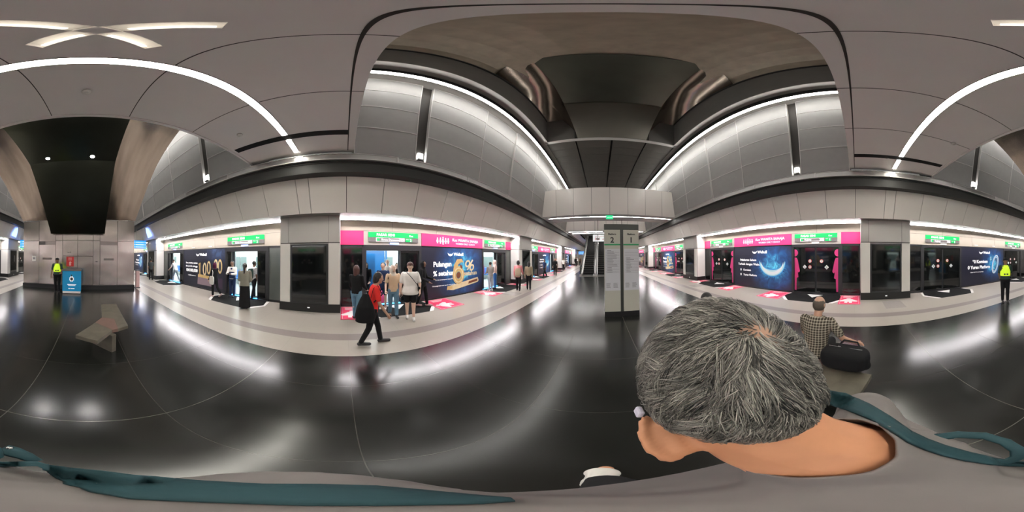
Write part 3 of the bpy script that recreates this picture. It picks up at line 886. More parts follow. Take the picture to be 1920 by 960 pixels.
def poster(s, k, y0, y1):
    yc = (y0 + y1) / 2; hw = (y1 - y0) / 2 - .01
    kind = {(-1, 0): 'six', (-1, -1): 'hundred', (1, 0): 'crescent', (1, -1): 'zero', (1, 1): 'six', (-1, 1): 'crescent', (-1, 2): 'zero', (1, 2): 'hundred', (-1, 3): 'six', (1, 3): 'six', (-1, -2): 'zero', (1, -2): 'hundred'}[(s, k)]
    LAB = {'six': 'navy poster with golden six percent numeral', 'hundred': 'dark poster with golden hundred numerals', 'crescent': 'navy poster with glowing blue crescent', 'zero': 'navy poster offering zero commission with a white numeral'}
    PM = {'six': M_poster6, 'hundred': M_poster100, 'crescent': M_posterC, 'zero': M_poster0}[kind]
    t = thing('advertising_poster', '%s, %s' % (LAB[kind], BAYN[(s, k)]), 'poster', (s * (WS - .01), yc, 0), wall_rot(s), 'posters between the platform doors')
    q = MB(); q.box(-hw, hw, .01, .12, 0, .06); q.box(-hw, hw, 0, .12, 2.24, 2.28); q.box(-hw, hw, .03, .12, .06, 2.24); q.build('frame', M_frame, t, key='pofr')
    q = MB()
    for a, c in ((-hw, .49), (.50, hw)): q.box(a, c, .0, .03, .07, 2.235)
    bg = q.build('printed_board', PM, t, key='pobg' + kind)
    # logo: bull horn crescent and word
    q = MB(); q.prism(crescent(-.34, 2.02, .15, .10, 0), 'y', -.004, 0); q.build('logo_emblem', M_txt, t, key='polg')
    L = [('Webull', -.15, 1.89, .20, 'LEFT', .007)]
    if kind == 'six':
        L += [('Pulangan', -1.25, 1.42, .30, 'LEFT', .010, .92), ('% setahun', -1.25, 1.02, .30, 'LEFT', .010, .92), ('ke atas penyimpanan wang di Webull', -1.15, .82, .075, 'LEFT'), ('Ciri pengurusan tunai seperti wang pasaran', -1.30, .56, .07, 'LEFT')]
    elif kind == 'hundred':
        L += [('Buat pindahan saham', -1.55, 1.42, .14, 'LEFT', .002), ('dan peroleh sehingga', -1.55, 1.22, .14, 'LEFT', .002), ('RM100,000', -1.5, .93, .25, 'LEFT', .006), ('Tertakluk kepada terma', -1.3, .68, .08, 'LEFT')]
    elif kind == 'crescent':
        L += [('Pelaburan Saham', -1.35, 1.48, .165, 'LEFT', .004), ('Terbaik dengan Webull.', -1.5, 1.25, .165, 'LEFT', .004), ('Komisen', -1.12, .93, .15, 'LEFT', .003), ('Yuran Platform', -1.12, .66, .15, 'LEFT', .003), ('0', -1.30, .925, .17, 'CENTER', .004), ('0', -1.30, .655, .17, 'CENTER', .004)]
    else:
        L += [('*0 Komisen', -1.0, 1.33, .26, 'LEFT', .008), ('0 Yuran Platform', -1.35, 1.0, .26, 'LEFT', .008), ('Saham AS, ETF, dan banyak lagi', -1.15, .78, .08, 'LEFT')]
    text_mesh(L, 'lettering', M_txt, t, .002, -.004, key='potx' + kind)
    q = MB()
    if kind == 'six':
        # golden 6
        ring_mesh(q, .13, .98, .35, .42, .20, .25, -.012, -.002, 0)
        q.prism([(-.20, 1.05), (-.14, 1.45), (.05, 1.72), (.32, 1.74), (.44, 1.58), (.30, 1.58), (.12, 1.50), (.04, 1.30), (.0, 1.2)], 'y', -.012, -.002, 0)
        ring_mesh(q, .13, .98, .29, .36, .05, .06, -.015, -.012, 1)
        q.prism([(.20, 1.46), (.34, 1.42), (.38, 1.30), (.28, 1.26)], 'y', -.014, -.004, 2)
        q.prism([(.13 + .13 * math.cos(2 * PI * i / 14), .98 + .15 * math.sin(2 * PI * i / 14)) for i in range(14)], 'y', -.008, -.002, 2)
        # percent sign
        ring_mesh(q, .72, 1.50, .17, .18, .08, .08, -.012, -.002, 1, shear=.2); ring_mesh(q, 1.0, 1.30, .16, .17, .08, .08, -.012, -.002, 1, shear=.2)
        q.prism([(.66, 1.2), (.74, 1.18), (1.10, 1.66), (1.03, 1.70)], 'y', -.013, -.002, 1)
        # podium
        q.prism([(-.55, .36), (-.50, .50), (1.42, .78), (1.50, .60), (1.42, .52), (-.2, .30)], 'y', -.01, -.002, 1)
        q.prism([(-.55, .34), (-.25, .38), (-.25, .50), (-.52, .52)], 'y', -.014, -.002, 0)
        q.prism([(.75, .50), (1.38, .58), (1.40, .70), (.78, .62)], 'y', -.013, -.002, 2)
        q.build('artwork', [M_gold, M_goldlight, M_brownprint], t, key='poart6')
        text_mesh([('setahun', .48, .93, .30, 'LEFT', .008, .95)], 'gold_lettering', M_goldlight, t, .002, -.006, key='pogold')
    elif kind == 'hundred':
        for i, (x, z) in enumerate(((-.05, 1.15), (.28, 1.15), (.62, 1.25), (1.15, 1.35), (1.45, 1.35))):
            if i == 0: q.prism([(x - .14, .82), (x - .04, .82), (x - .04, 1.5), (x - .2, 1.44), (x - .2, 1.34), (x - .14, 1.36)], 'y', -.012, -.002, 0)
            else:
                ring_mesh(q, x, z, .15, .36, .07, .10, -.012, -.002, i % 2); ring_mesh(q, x, z, .11, .32, .03, .05, -.015, -.012, 1)
        q.prism([(-.35, .25), (-.30, .85), (.9, .72), (.9, .25)], 'y', -.008, -.002, 3)
        q.prism([(-.3, .68), (1.0, .62), (1.0, .78), (-.28, .84)], 'y', -.012, -.002, 0)
        q.prism([(.9, .25), (.95, .70), (1.62, .75), (1.62, .22)], 'y', -.006, -.002, 2)
        q.build('artwork', [M_gold, M_goldlight, mat('plum_print', (.06, .035, .07), .5), mat('lilac_print', (.30, .22, .26), .5)], t, key='poart100')
    elif kind == 'crescent':
        q.prism(crescent(.72, 1.46, .76, .42, 0, 30), 'y', -.010, -.002, 1)
        q.prism(crescent(.72, 1.48, .73, .30, 0, 30), 'y', -.013, -.010, 0)
        q.prism(crescent(.72, 1.44, .64, .17, 0, 30), 'y', -.015, -.013, 2)
        for i in range(22):
            a = R(205) + R(130) * i / 21 + rng.uniform(-.05, .05); r0 = .72; r1 = .80 + rng.random() * .16
            q.prism([(.72 + r0 * math.cos(a - .03), 1.46 + r0 * math.sin(a - .03)), (.72 + r1 * math.cos(a), 1.46 + r1 * math.sin(a)), (.72 + r0 * math.cos(a + .03), 1.46 + r0 * math.sin(a + .03))], 'y', -.006, -.002, 1)
        q.prism([(-1.36, .92 + 0), (-1.24, .92), (-1.24, 1.09), (-1.36, 1.09)], 'y', -.003, -.001, 3)
        q.build('artwork', [M_cyanprint, M_bluemid, mat('pale_print', (.80, .90, .93), .4), M_blackprint], t, key='poartc')
    else:
        ring_mesh(q, .95, 1.22, .30, .60, .12, .16, -.012, -.002, 0, shear=.22); ring_mesh(q, .95, 1.22, .24, .54, .03, .04, -.015, -.012, 1, shear=.22)
        q.prism([(.45, .8), (.62, .95), (.7, 1.5), (.52, 1.35)], 'y', -.006, -.002, 1)
        q.build('artwork', [mat('pale_print', (.80, .90, .93), .4), M_bluemid], t, key='poart0')
        text_mesh([('$', .52, 1.50, .30, 'CENTER', .006)], 'dollar_mark', M_cyanprint, t, .002, -.006, key='podol')

def end_panel(s, k, j, y0, y1):
    yc = (y0 + y1) / 2; hw = (y1 - y0) / 2
    nm = 'against the rear pillar' if j == 0 else 'against the forward pillar'
    t = thing('fixed_screen_panel', 'narrow fixed glass screen panel %s, %s' % (nm, BAYN[(s, k)]), 'glass panel', (s * WS, yc, 0), wall_rot(s), 'fixed glass screen panels')
    q = MB(); q.box(-hw, -hw + .05, -.02, .1, 0, 2.28); q.box(hw - .05, hw, -.02, .1, 0, 2.28); q.box(-hw, hw, -.02, .1, 2.2, 2.28); q.box(-hw, hw, -.02, .1, 0, .10)
    q.build('frame', M_frame, t)
    q = MB(); q.box(-hw + .05, hw - .05, .0, .04, .10, 2.2); q.build('glass', M_blackgloss if (s > 0 or k in (0,) and j == 0) else M_greyglass, t)

def fascia(s, k, a0, a1, doors, ad, pink):
    """beige header above the doors: two rows of panels"""
    q = MB(); q.box(s * (WS), s * (WS + .15), a0, a1, 2.27, ZS + .05); struct(q.build('trim_%d' % (20 + k * 2 + (s > 0)), M_seam))
    q = MB()
    n = 5
    for i in range(n):
        a = a0 + (a1 - a0) * i / n; c = a0 + (a1 - a0) * (i + 1) / n
        q.box(s * (WS - .02), s * (WS + .02), a + .006, c - .006, 2.81, ZS)
    if not pink:
        for i in range(n):
            a = a0 + (a1 - a0) * i / n; c = a0 + (a1 - a0) * (i + 1) / n
            q.box(s * (WS - .02), s * (WS + .02), a + .006, c - .006, 2.285, 2.80)
    struct(q.build('trim_%d' % (40 + k * 2 + (s > 0)), M_beige))
    if pink:
        q = MB()
        for a, c in doors: q.box(s * (WS - .02), s * (WS + .02), a + .004, c - .004, 2.285, 2.80)
        struct(q.build('trim_%d' % (60 + k * 2 + (s > 0)), M_beige2))

def floor_decals(s, k, doors, pink):
    for j, (a, c) in enumerate(doors):
        nm = 'the rear door' if j == 0 else 'the forward door'
        t = thing('door_floor_marking', 'black arrow floor marking at %s, %s' % (nm, BAYN[(s, k)]), 'floor marking', (s * WS, (a + c) / 2, 0), wall_rot(s), 'black door floor markings')
        hw = (c - a) / 2
        q = MB(); q.prism([(-hw + .05, -.03), (hw - .05, -.03), (hw + .12, -.62), (hw - .35, -1.28), (-hw + .35, -1.28), (-hw - .12, -.62)], 'z', .001, .004)
        q.build('black_field', M_floor_black, t, key='dfb')
        q = MB(); q.prism([(-.36, -.10), (.36, -.10), (0, -.62)], 'z', .004, .007)
        for sx in (-1, 1):
            q.prism([(sx * (hw + .12), -.62), (sx * (hw - .35), -1.28), (sx * (hw - .20), -1.28), (sx * (hw + .22), -.70), (sx * (hw + .10), -.10), (sx * (hw - .02), -.10)], 'z', .004, .007)
        q.build('white_arrow', M_floor_white, t, key='dfw')
        if pink:
            for jj, (xa, xb) in enumerate(((a - .80, a + .0), (c + .05, c + 1.10))):
                if xa < PILLAR0 + k * SPAN + .9: xa = PILLAR0 + k * SPAN + .95
                if xb > PILLAR0 + (k + 1) * SPAN - .9: xb = PILLAR0 + (k + 1) * SPAN - .95
                ww = (xb - xa) / 2
                t = thing('pink_floor_marking', 'pink floor sticker %s %s, %s' % ('before' if jj == 0 else 'past', nm, BAYN[(s, k)]), 'floor marking', (s * WS, (xa + xb) / 2, 0), wall_rot(s), 'pink women only floor stickers')
                q = MB(); q.box(-ww, ww, -1.36, -.08, .008, .010); q.build('pink_field', M_pink2, t, key='pf%.2f' % ww)
                q = MB()
                body = [(-.14, -.30), (-.03, -.30), (-.03, -.16), (.03, -.16), (.03, -.30), (.14, -.30), (.14, -.10), (.30, -.13), (.36, -.04), (.15, .20), (.0, .23), (-.15, .20), (-.36, -.04), (-.30, -.13), (-.14, -.10)]
                head = [(.10 * math.cos(2 * PI * i / 14), .29 + .075 * math.sin(2 * PI * i / 14)) for i in range(14)]
                if jj == 0:
                    cx_, cy_, rt_ = (-.04, -.88, 0)
                else:
                    cx_, cy_, rt_ = (-.05, -.92, R(78 if s < 0 else -78))
                def RR(p): return (cx_ + p[0] * math.cos(rt_) - p[1] * math.sin(rt_), cy_ + p[0] * math.sin(rt_) + p[1] * math.cos(rt_))
                q.prism([RR(p) for p in body], 'z', .010, .013); q.prism([RR(p) for p in head], 'z', .010, .013)
                for i in range(3): q.box(-.28, .28 - i * .08, -.24 - i * .09, -.20 - i * .09, .010, .013)
                q.box(-ww + .05, ww - .05, -1.31, -1.30, .010, .013); q.box(-ww + .05, ww - .05, -.13, -.12, .010, .013)
                q.box(-ww + .05, -ww + .06, -1.31, -.12, .010, .013); q.box(ww - .06, ww - .05, -1.31, -.12, .010, .013)
                q.build('white_figure', M_floor_white, t, key='pw%.2f%d%d' % (ww, jj, s))

def soffit_light(s, k, a0, a1):
    t = thing('soffit_light', 'long linear lamp above the platform doors, %s' % BAYN[(s, k)], 'light', (s * 5.98, (a0 + a1) / 2, ZS - .004), wall_rot(s), 'linear lamps above the doors')
    L = (a1 - a0) / 2 - .03
    q = MB(); q.box(-L, L, .05, .07, -.075, 0); q.box(-L, L, -.075, -.06, -.03, 0); q.build('housing', M_rail, t, key='slh')
    q = MB(); q.box(-L, L, -.05, .045, -.045, -.0); q.build('diffuser', M_led2, t, key='sld')

for s in (-1, 1):
    for k in range(-2, 3):
        p = PILLAR0 + k * SPAN
        a0, a1 = p + 1.0, p + SPAN - 1.0
        sh = .12 if k == 0 else (-.10 if k == -1 else 0)
        d1 = (p + 1.72 + sh, p + 4.02 + sh); ad = (p + 4.02 + sh, p + 7.63 + sh); d2 = (p + 7.63 + sh, p + 9.93 + sh)
        pink = k >= 0
        dest = 'Kwasa Damansara' if s < 0 else 'Kajang'
        fascia(s, k, a0, a1, (d1, d2), ad, pink)
        end_panel(s, k, 0, a0, d1[0]); end_panel(s, k, 1, d2[1], a1)
        for j, d in enumerate((d1, d2)):
            screen_door(s, k, j, d[0], d[1], pink)
            direction_sign(s, k, j, d[0], d[1], dest)
        poster(s, k, *ad)
        if pink:
            pink_banner(s, k, 0, a0, d1[0], False); pink_banner(s, k, 1, ad[0], ad[1], True); pink_banner(s, k, 2, d2[1], a1, False)
        else:
            q = thing('header_lamp_pair', 'pair of slim white header lamps, %s' % BAYN[(s, k)], 'lamp', (s * (WS - .02), (ad[0] + ad[1]) / 2, 2.36), wall_rot(s))
            for x in (-.75, .75):
                m = MB(); m.box(x - .12, x + .12, -.03, 0, 0, .035); m.build('lamp', M_txt, q)
        floor_decals(s, k, (d1, d2), pink)
        soffit_light(s, k, a0, a1)
# far ends of the edge walls
for s, nm in ((-1, 'left'), (1, 'right')):
    b = MB(); b.box(s * WS, s * (WS + .2), 34.8, Y1, 0, ZS + .1); b.box(s * WS, s * (WS + .2), Y0, -25.4, 0, ZS + .1); struct(b.build('wall_' + nm, M_white))
    b = MB(); b.box(s * 9.6, s * 9.7, Y0, Y1, -1, 4); b.box(s * 6.62, s * 9.7, Y0, Y1, -1.1, -1.0); b.box(s * 6.62, s * 9.7, Y0, Y1, 3.4, 3.5); struct(b.build('wall_' + nm, M_matte))
# tactile patches
for s, y, nm in ((-1, 6.8, 'left'), (1, -1.3, 'right'), (1, 8.0, 'right far')):
    q = MB(); q.box(-.42, .42, -.35, .35, .0005, .003)
    for i in range(9):
        for j in range(8): q.box(-.38 + i * .092, -.35 + i * .092, -.31 + j * .086, -.28 + j * .086, .003, .006)
    o = q.build('tactile_tile', mat('tactile_grey', (.30, .275, .25), .5), None, key='tact')
    o.location = (s * (4.75 if y > -1 else 5.0), y, 0)
    tag(o, {'left': 'grey tactile floor patch on the left platform ahead of the six poster', 'right': 'grey stained floor patch in front of the right pillar nearest the camera', 'right far': 'grey tactile floor patch on the right platform near the forward pillar'}[nm], 'floor patch')

# ---------------------------------------------------------------- train at the left platform
def train():
    t = thing('train', 'stationary train with bright interior behind the open doors of the left platform', 'train', (-6.75, 0, 0), 0)
    ops = []
    for k in range(-2, 3):
        p = PILLAR0 + k * SPAN
        sh = .12 if k == 0 else (-.10 if k == -1 else 0)
        o0, o1 = (.0, 1.42) if k >= 0 else (.36, 1.80)
        ops += [(p + 1.72 + sh + o0, p + 1.72 + sh + o1), (p + 7.63 + sh + o0, p + 7.63 + sh + o1)]
    ya, yb = -24.0, 34.0
    q = MB(); e = [ya] + [v for o in ops for v in o] + [yb]
    for i in range(0, len(e), 2): q.box(-.12, -.02, e[i], e[i + 1], .02, 2.1)
    q.box(-.12, -.02, ya, yb, 2.1, 2.9); q.build('body_side', M_trainbody, t)
    q = MB(); q.box(-2.8, -.02, ya, yb, -.05, .03); q.build('floor_deck', mat('train_floor', (.25, .27, .28), .4), t)
    q = MB(); q.box(-2.8, -.05, ya, yb, 2.35, 2.42); q.build('roof_lining', M_trainwall, t)
    q = MB(); q.box(-2.85, -2.75, ya, yb, 0, 2.4); q.build('far_side', M_trainwall, t)
    y = ya + 1
    while y < yb - 2:
        q = MB(); q.box(-2.75, -2.73, y, y + 1.5, .95, 1.85); y += 2.2
        q.build('window', mat('train_window', (.12, .16, .16), .1), t)
    for x in (-2.2, -1.0):
        q = MB(); q.box(x, x + .3, ya, yb, 2.33, 2.35); q.build('ceiling_light', M_trainlight, t)
    for a, c in ops:
        q = MB(); q.tube([(-1.4, (a + c) / 2 + .5, .03), (-1.4, (a + c) / 2 + .5, 2.35)], .018, 8); q.build('grab_pole', M_chrome, t)
        q = MB(); q.tube([(-.45, a + .0, .03), (-.45, a, 2.35)], .018, 8); q.build('grab_pole', M_chrome, t)
    for i in range(len(ops) - 1):
        a, c = ops[i][1] + .4, ops[i + 1][0] - .4
        q = MB(); q.box(-2.72, -2.3, a, c, .38, .46); q.box(-2.74, -2.62, a, c, .46, .95); q.build('bench_seat', M_seatblue, t)
    # blue vestibule panels seen through the door nearest the camera
    q = MB(); q.box(-2.72, -2.70, 1.0, 2.35, .1, 2.2); q.box(-1.1, -1.06, .55, 1.35, .3, 2.0); q.build('blue_panel', M_blue, t)
train()

# ---------------------------------------------------------------- information pillar
t = thing('information_pillar', 'free standing two faced platform directory pillar numbered 2 and 1', 'sign', (0.0, 4.62, 0), 0)
q = MB(); q.box(-.50, .50, .02, .30, .0, 2.74); q.build('core', M_pillargrey, t)
q = MB(); q.box(-.505, .505, .0, .32, 0, .17); q.build('plinth', M_black, t)
for sx, num, lo, hi in ((-1, '2', -.5, -.045), (1, '1', .045, .5)):
    q = MB(); q.box(lo, hi, 0, .03, .17, 2.57); pn = q.build('panel', M_cream, t)
    q = MB(); q.box(lo, hi, -.004, 0, 2.12, 2.16); q.build('green_line', M_darkgreen, pn)
    q = MB(); q.box(lo + .015, hi - .005, -.005, 0, .82, 2.02); q.build('directory_sheet', M_paper, pn)
    q = MB()
    for i in range(15):
        z = 1.98 - i * .044
        q.box(lo + .04, hi - .03, -.007, -.005, z - .026, z - .021)
        L = (.10 + .20 * rng.random())
        if not (num == '1' and i < 5) : q.box(lo + .08, lo + .08 + L, -.007, -.005, z - .012, z)
    for cxx in (lo + .05, lo + .25):
        for i in range(7): q.box(cxx, cxx + .10 + .04 * rng.random(), -.007, -.005, .90 + i * .022, .908 + i * .022)
    q.build('directory_text', M_inkgrey, pn)
    cxx = (lo + hi) / 2
    text_mesh([(num, cxx, 2.20, .22, 'CENTER', .006), ('Platform', cxx, 2.42, .066, 'CENTER', .003)], 'lettering', M_ink, pn, .002, -.003)

# ---------------------------------------------------------------- escalators
def escalator(x, label):
    t = thing('escalator', label, 'escalator', (x, 15.0, 0), 0)
    run = 9.5; a = R(30)
    w_ = .5
    # side skirts
    def path(off, z): return [(-.3, z), (1.0, z), (1.0 + run * math.cos(a), z + run * math.sin(a))]
    for sx in (-1, 1):
        q = MB(); prof = [(-.1, .0), (-.1, .14), (1.05, .14), (1.05 + run * math.cos(a), .14 + run * math.sin(a)), (1.05 + run * math.cos(a), -.3 + run * math.sin(a)), (1.6, 0)]
        q.prism(prof, 'x', sx * (w_ + .03), sx * (w_ + .22)); q.build('skirt', M_rail, t)
        q = MB(); prof = [(-.15, .14), (-.25, .55), (-.1, .90), (1.05, .92), (1.05 + run * math.cos(a), .92 + run * math.sin(a)), (1.05 + run * math.cos(a), .14 + run * math.sin(a)), (1.05, .14)]
        q.prism(prof, 'x', sx * (w_ + .11), sx * (w_ + .13)); q.build('balustrade', mat('pale_balustrade_glass', (.35, .38, .35), .1, .2), t)
        q = MB(); pp = [(sx * (w_ + .12), y, z) for y, z in [(.1, .12), (-.22, .22), (-.36, .5), (-.28, .82), (-.05, .95), (1.05, .96), (1.05 + run * math.cos(a), .96 + run * math.sin(a))]]
        q.tube(pp, .04, 10); q.build('handrail', M_black, t, smooth=True)
        q = MB(); pp = [(sx * (w_ + .12), y, z) for y, z in [(-.05, .14), (1.05, .14), (1.05 + run * math.cos(a), .15 + run * math.sin(a))]]
        q.tube(pp, .025, 8); q.build('trim_strip', M_chrome, t, smooth=True)
    q = MB()
    q.box(-w_, w_, -.2, 1.0, -.02, .012)
    for i in range(23):
        y = 1.0 + i * .36; z = .012 + i * .208
        if y > 1.0 + run * math.cos(a): break
        q.box(-w_, w_, y, y + .38, z, z + .2)
    q.build('steps', M_escstep, t)
    return t
escalator(-1.86, 'up escalator on the left with black steps, seen left of the directory pillar')
escalator(-.42, 'second escalator partly hidden behind the directory pillar')
escalator(1.3, 'third escalator hidden by the directory pillar') if False else None
q = MB(); q.box(-.05, .05, 0, .9, 0, 1.0)
t = thing('overhead_sign', 'white overhead board with red marks above the escalators', 'sign', (-.75, 14.75, 3.15), 0)
q = MB(); q.box(-.55, 1.5, 0, .08, 0, .62); q.build('board', M_txt, t)
q = MB(); q.box(-.35, -.30, -.006, 0, .12, .36); q.box(-.2, .05, -.006, 0, .12, .17); q.box(-.2, -.15, -.006, 0, .12, .36); q.box(0, .05, -.006, 0, .12, .36); q.box(.3, 1.4, -.006, 0, .18, .22); q.box(-.35, 1.4, -.006, 0, .46, .49)
q.build('red_marks', M_red, t)
q = MB(); q.tube([(-.4, .04, .62), (-.4, .04, 3.5)], .015, 6); q.tube([(1.3, .04, .62), (1.3, .04, 3.5)], .015, 6); q.build('hanger', M_rail, t)
t = thing('exit_sign', 'green lit exit sign hanging under the near bridging bulkhead', 'sign', (-.02, 10.3, 4.2), 0)
q = MB(); q.box(-.22, .22, 0, .06, 0, .24); q.build('housing', M_exit, t)
text_mesh([('KELUAR', 0, .07, .09, 'CENTER', .001)], 'lettering', M_txt, t, .002, -.003)
q = MB(); q.tube([(-.12, .03, .24), (-.12, .03, .29)], .008, 6); q.tube([(.12, .03, .24), (.12, .03, .29)], .008, 6); q.build('hanger', M_rail, t)
for x, nm in ((-.8, 'left'), (.95, 'right')):
    o = MB().tube([(0, 0, 0), (0, 0, 1.35)], .02, 8).build('hanging_rod', M_signgrey); o.location = (x, 11.8, 3.13)
    tag(o, 'thin dark hanging rod below the bulkhead, %s of the exit sign' % nm, 'rod')
    q = MB(); q.box(-.12, .12, -.03, .03, -.12, .0); q.build('camera_box', M_signgrey, o)

# blue information screens
def info_screen(x, y, z, rz, label, wd=1.2, hang=1.62):
    t = thing('information_screen', label, 'screen', (x, y, z), rz)
    q = MB(); q.box(-wd / 2, wd / 2, 0, .10, 0, .70); q.build('housing', M_frame, t)
    q = MB(); q.box(-wd / 2 + .03, wd / 2 - .03, -.006, 0, .03, .67); q.build('display', M_screen, t)
    q = MB()
    for i in range(3): q.box(-wd / 2 + .22, wd / 2 - .22, -.012, -.006, .10 + i * .2, .15 + i * .2); q.box(-wd / 2 + .07, -wd / 2 + .14, -.012, -.006, .10 + i * .2, .15 + i * .2); q.box(wd / 2 - .16, wd / 2 - .07, -.012, -.006, .10 + i * .2, .15 + i * .2)
    q.build('display_text', M_txt, t)
    for hx in (-.3, .3):
        q = MB(); q.tube([(hx, .05, .7), (hx, .05, hang)], .012, 6); q.build('hanger', M_rail, t)
info_screen(-4.85, -13.2, 2.50, PI, 'blue departure screen hanging over the left platform beside the steel column')
info_screen(4.75, -13.2, 2.50, PI, 'blue departure screen hanging over the right platform beside the steel column')
info_screen(-4.7, 36, 2.2, 0, 'small blue screen hanging over the left platform far ahead', 1.7, 2.43)
# the blue lit departure screens throw light on the bulkhead: their reflection is added as glowing patches on the slope
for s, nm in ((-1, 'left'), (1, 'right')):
    t = thing('blue_reflection_patch', 'glowing patch imitating blue screen reflection on the sloping %s bulkhead beside the column' % nm, 'display', (s * 4.98, -11.6, 3.62), 0)
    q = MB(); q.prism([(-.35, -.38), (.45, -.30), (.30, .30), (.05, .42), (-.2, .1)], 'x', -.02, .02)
    o = q.build('display', M_lav_glow, t); t.rotation_euler = (0, s * R(-26.5), 0)

# ---------------------------------------------------------------- benches
def bench(loc, rz, label):
    t = thing('stone_bench', label, 'bench', loc, rz)
    zt = .45
    near = [(.70, .61), (.36, .81), (.08, .40), (.2, -.26)]
    q = MB(); q.prism([(.70, .61), (.36, .81), (.08, .40), (.36, .02)], 'z', zt - .07, zt); q.build('slab', M_stone, t, bevel=.006)
    q = MB(); q.prism([(.36, .02), (.08, .40), (-.03, .36), (-.04, -.16), (.20, -.27)], 'z', zt - .068, zt + .001); q.build('inlay_slab', M_redstone, t, bevel=.004)
    q = MB(); q.prism([(.20, -.27), (-.04, -.16), (-.03, .36), (-.24, .25), (-.28, -1.30), (.15, -1.32)], 'z', zt - .07, zt - .001); q.build('slab', M_stone, t, bevel=.006)
    q = MB(); q.prism([(.42, .12), (.10, .52), (.02, .46), (.34, .06)], 'z', 0, zt - .07); q.build('leg', M_stone, t, bevel=.006)
    q = MB(); q.prism([(-.22, -.95), (.12, -.95), (.12, -1.05), (-.22, -1.05)], 'z', 0, zt - .07); q.build('leg', M_stone, t, bevel=.006)
    return t
bench((-1.1, -3.2, 0), 0, 'angled brown stone bench standing alone behind the camera')
bench((1.12, .72, 0), R(190), 'angled brown stone bench the man in checked shirt sits on')

# ---------------------------------------------------------------- blue counter and post at the column
t = thing('blue_counter', 'blue fronted standing counter with emblem beside the guard', 'counter', (.20, -7.65, 0), PI)
q = MB(); q.box(-.44, .44, 0, .42, .12, 1.10); q.build('body', mat('counter_blue', (.01, .33, .66), .35), t, bevel=.01)
q = MB(); q.box(-.46, .46, -.02, .45, 1.10, 1.17); q.box(-.42, .42, .02, .4, 1.17, 1.19); q.build('top', M_signgrey, t, bevel=.01)
q = MB(); q.box(-.42, .42, -.01, .42, .02, .12); q.build('base', M_white, t)
q = MB(); n = 16
q.prism([((.13 if i % 2 else .085) * math.cos(2 * PI * i / n), .72 + (.15 if i % 2 else .10) * math.sin(2 * PI * i / n)) for i in range(n)], 'y', -.004, 0)
q.prism([(.07 * math.cos(2 * PI * i / 12), .72 + .08 * math.sin(2 * PI * i / 12)) for i in range(12)], 'y', -.007, -.004, 1)
q.prism([(-.03, .86), (.03, .86), (.02, .93), (-.02, .93)], 'y', -.006, 0, 1)
q.build('emblem', [M_txt, M_ink], t)
q = MB(); q.box(-.20, .22, -.004, 0, .44, .465); q.box(-.16, .18, -.004, 0, .39, .41); q.box(-.06, .14, -.004, 0, .24, .27); q.box(-.14, -.09, -.004, 0, .23, .28); q.build('lettering', M_txt, t)
t = thing('barrier_post', 'short pinkish steel post at the right corner of the steel column', 'post', (-3.36, -8.95, 0), 0)
q = MB(); q.box(-.10, .10, -.12, .12, 0, 1.0); q.build('body', mat('pinkish_steel', (.62, .42, .40), .3, .5), t, bevel=.01)
q = MB(); q.box(-.12, .12, -.14, .14, 1.0, 1.04); q.build('cap', M_frame, t, bevel=.01)
q = MB(); q.box(-.13, .13, -.15, .15, 0, .05); q.build('foot', M_frame, t)

# ================================================================ PEOPLE
def cloth(name, col, noise=.08, nscale=14): return mat(name, col, .85, noise=noise, nscale=nscale, bump=.15, spec=.2)
SK1 = mat('skin_tan', (.52, .30, .20), .5, noise=.05, nscale=20); SK2 = mat('skin_light', (.66, .44, .33), .5, noise=.05, nscale=20); SK3 = mat('skin_deep', (.22, .12, .075), .5, noise=.05, nscale=20)
HB = mat('hair_black', (.012, .01, .009), .45, bump=.4, nscale=60, noise=.3); HR = mat('hair_dark_red', (.07, .022, .016), .45, bump=.4, nscale=60, noise=.3)
SHOEW = mat('shoe_white', (.72, .70, .66), .5); SHOEB = mat('shoe_black', (.012, .012, .012), .4)
LIP = mat('lip_colour', (.35, .09, .08), .5); EYEW = mat('eye_white', (.7, .7, .68), .3); EYED = mat('eye_dark', (.01, .008, .006), .2)

def rotx(v, a, piv=Vector((0, 0, 0))):
    # lean forward (towards -Y) by angle a about x
    v = v - piv
    return piv + Vector((v.x, v.y * math.cos(a) - v.z * math.sin(a), v.y * math.sin(a) + v.z * math.cos(a)))

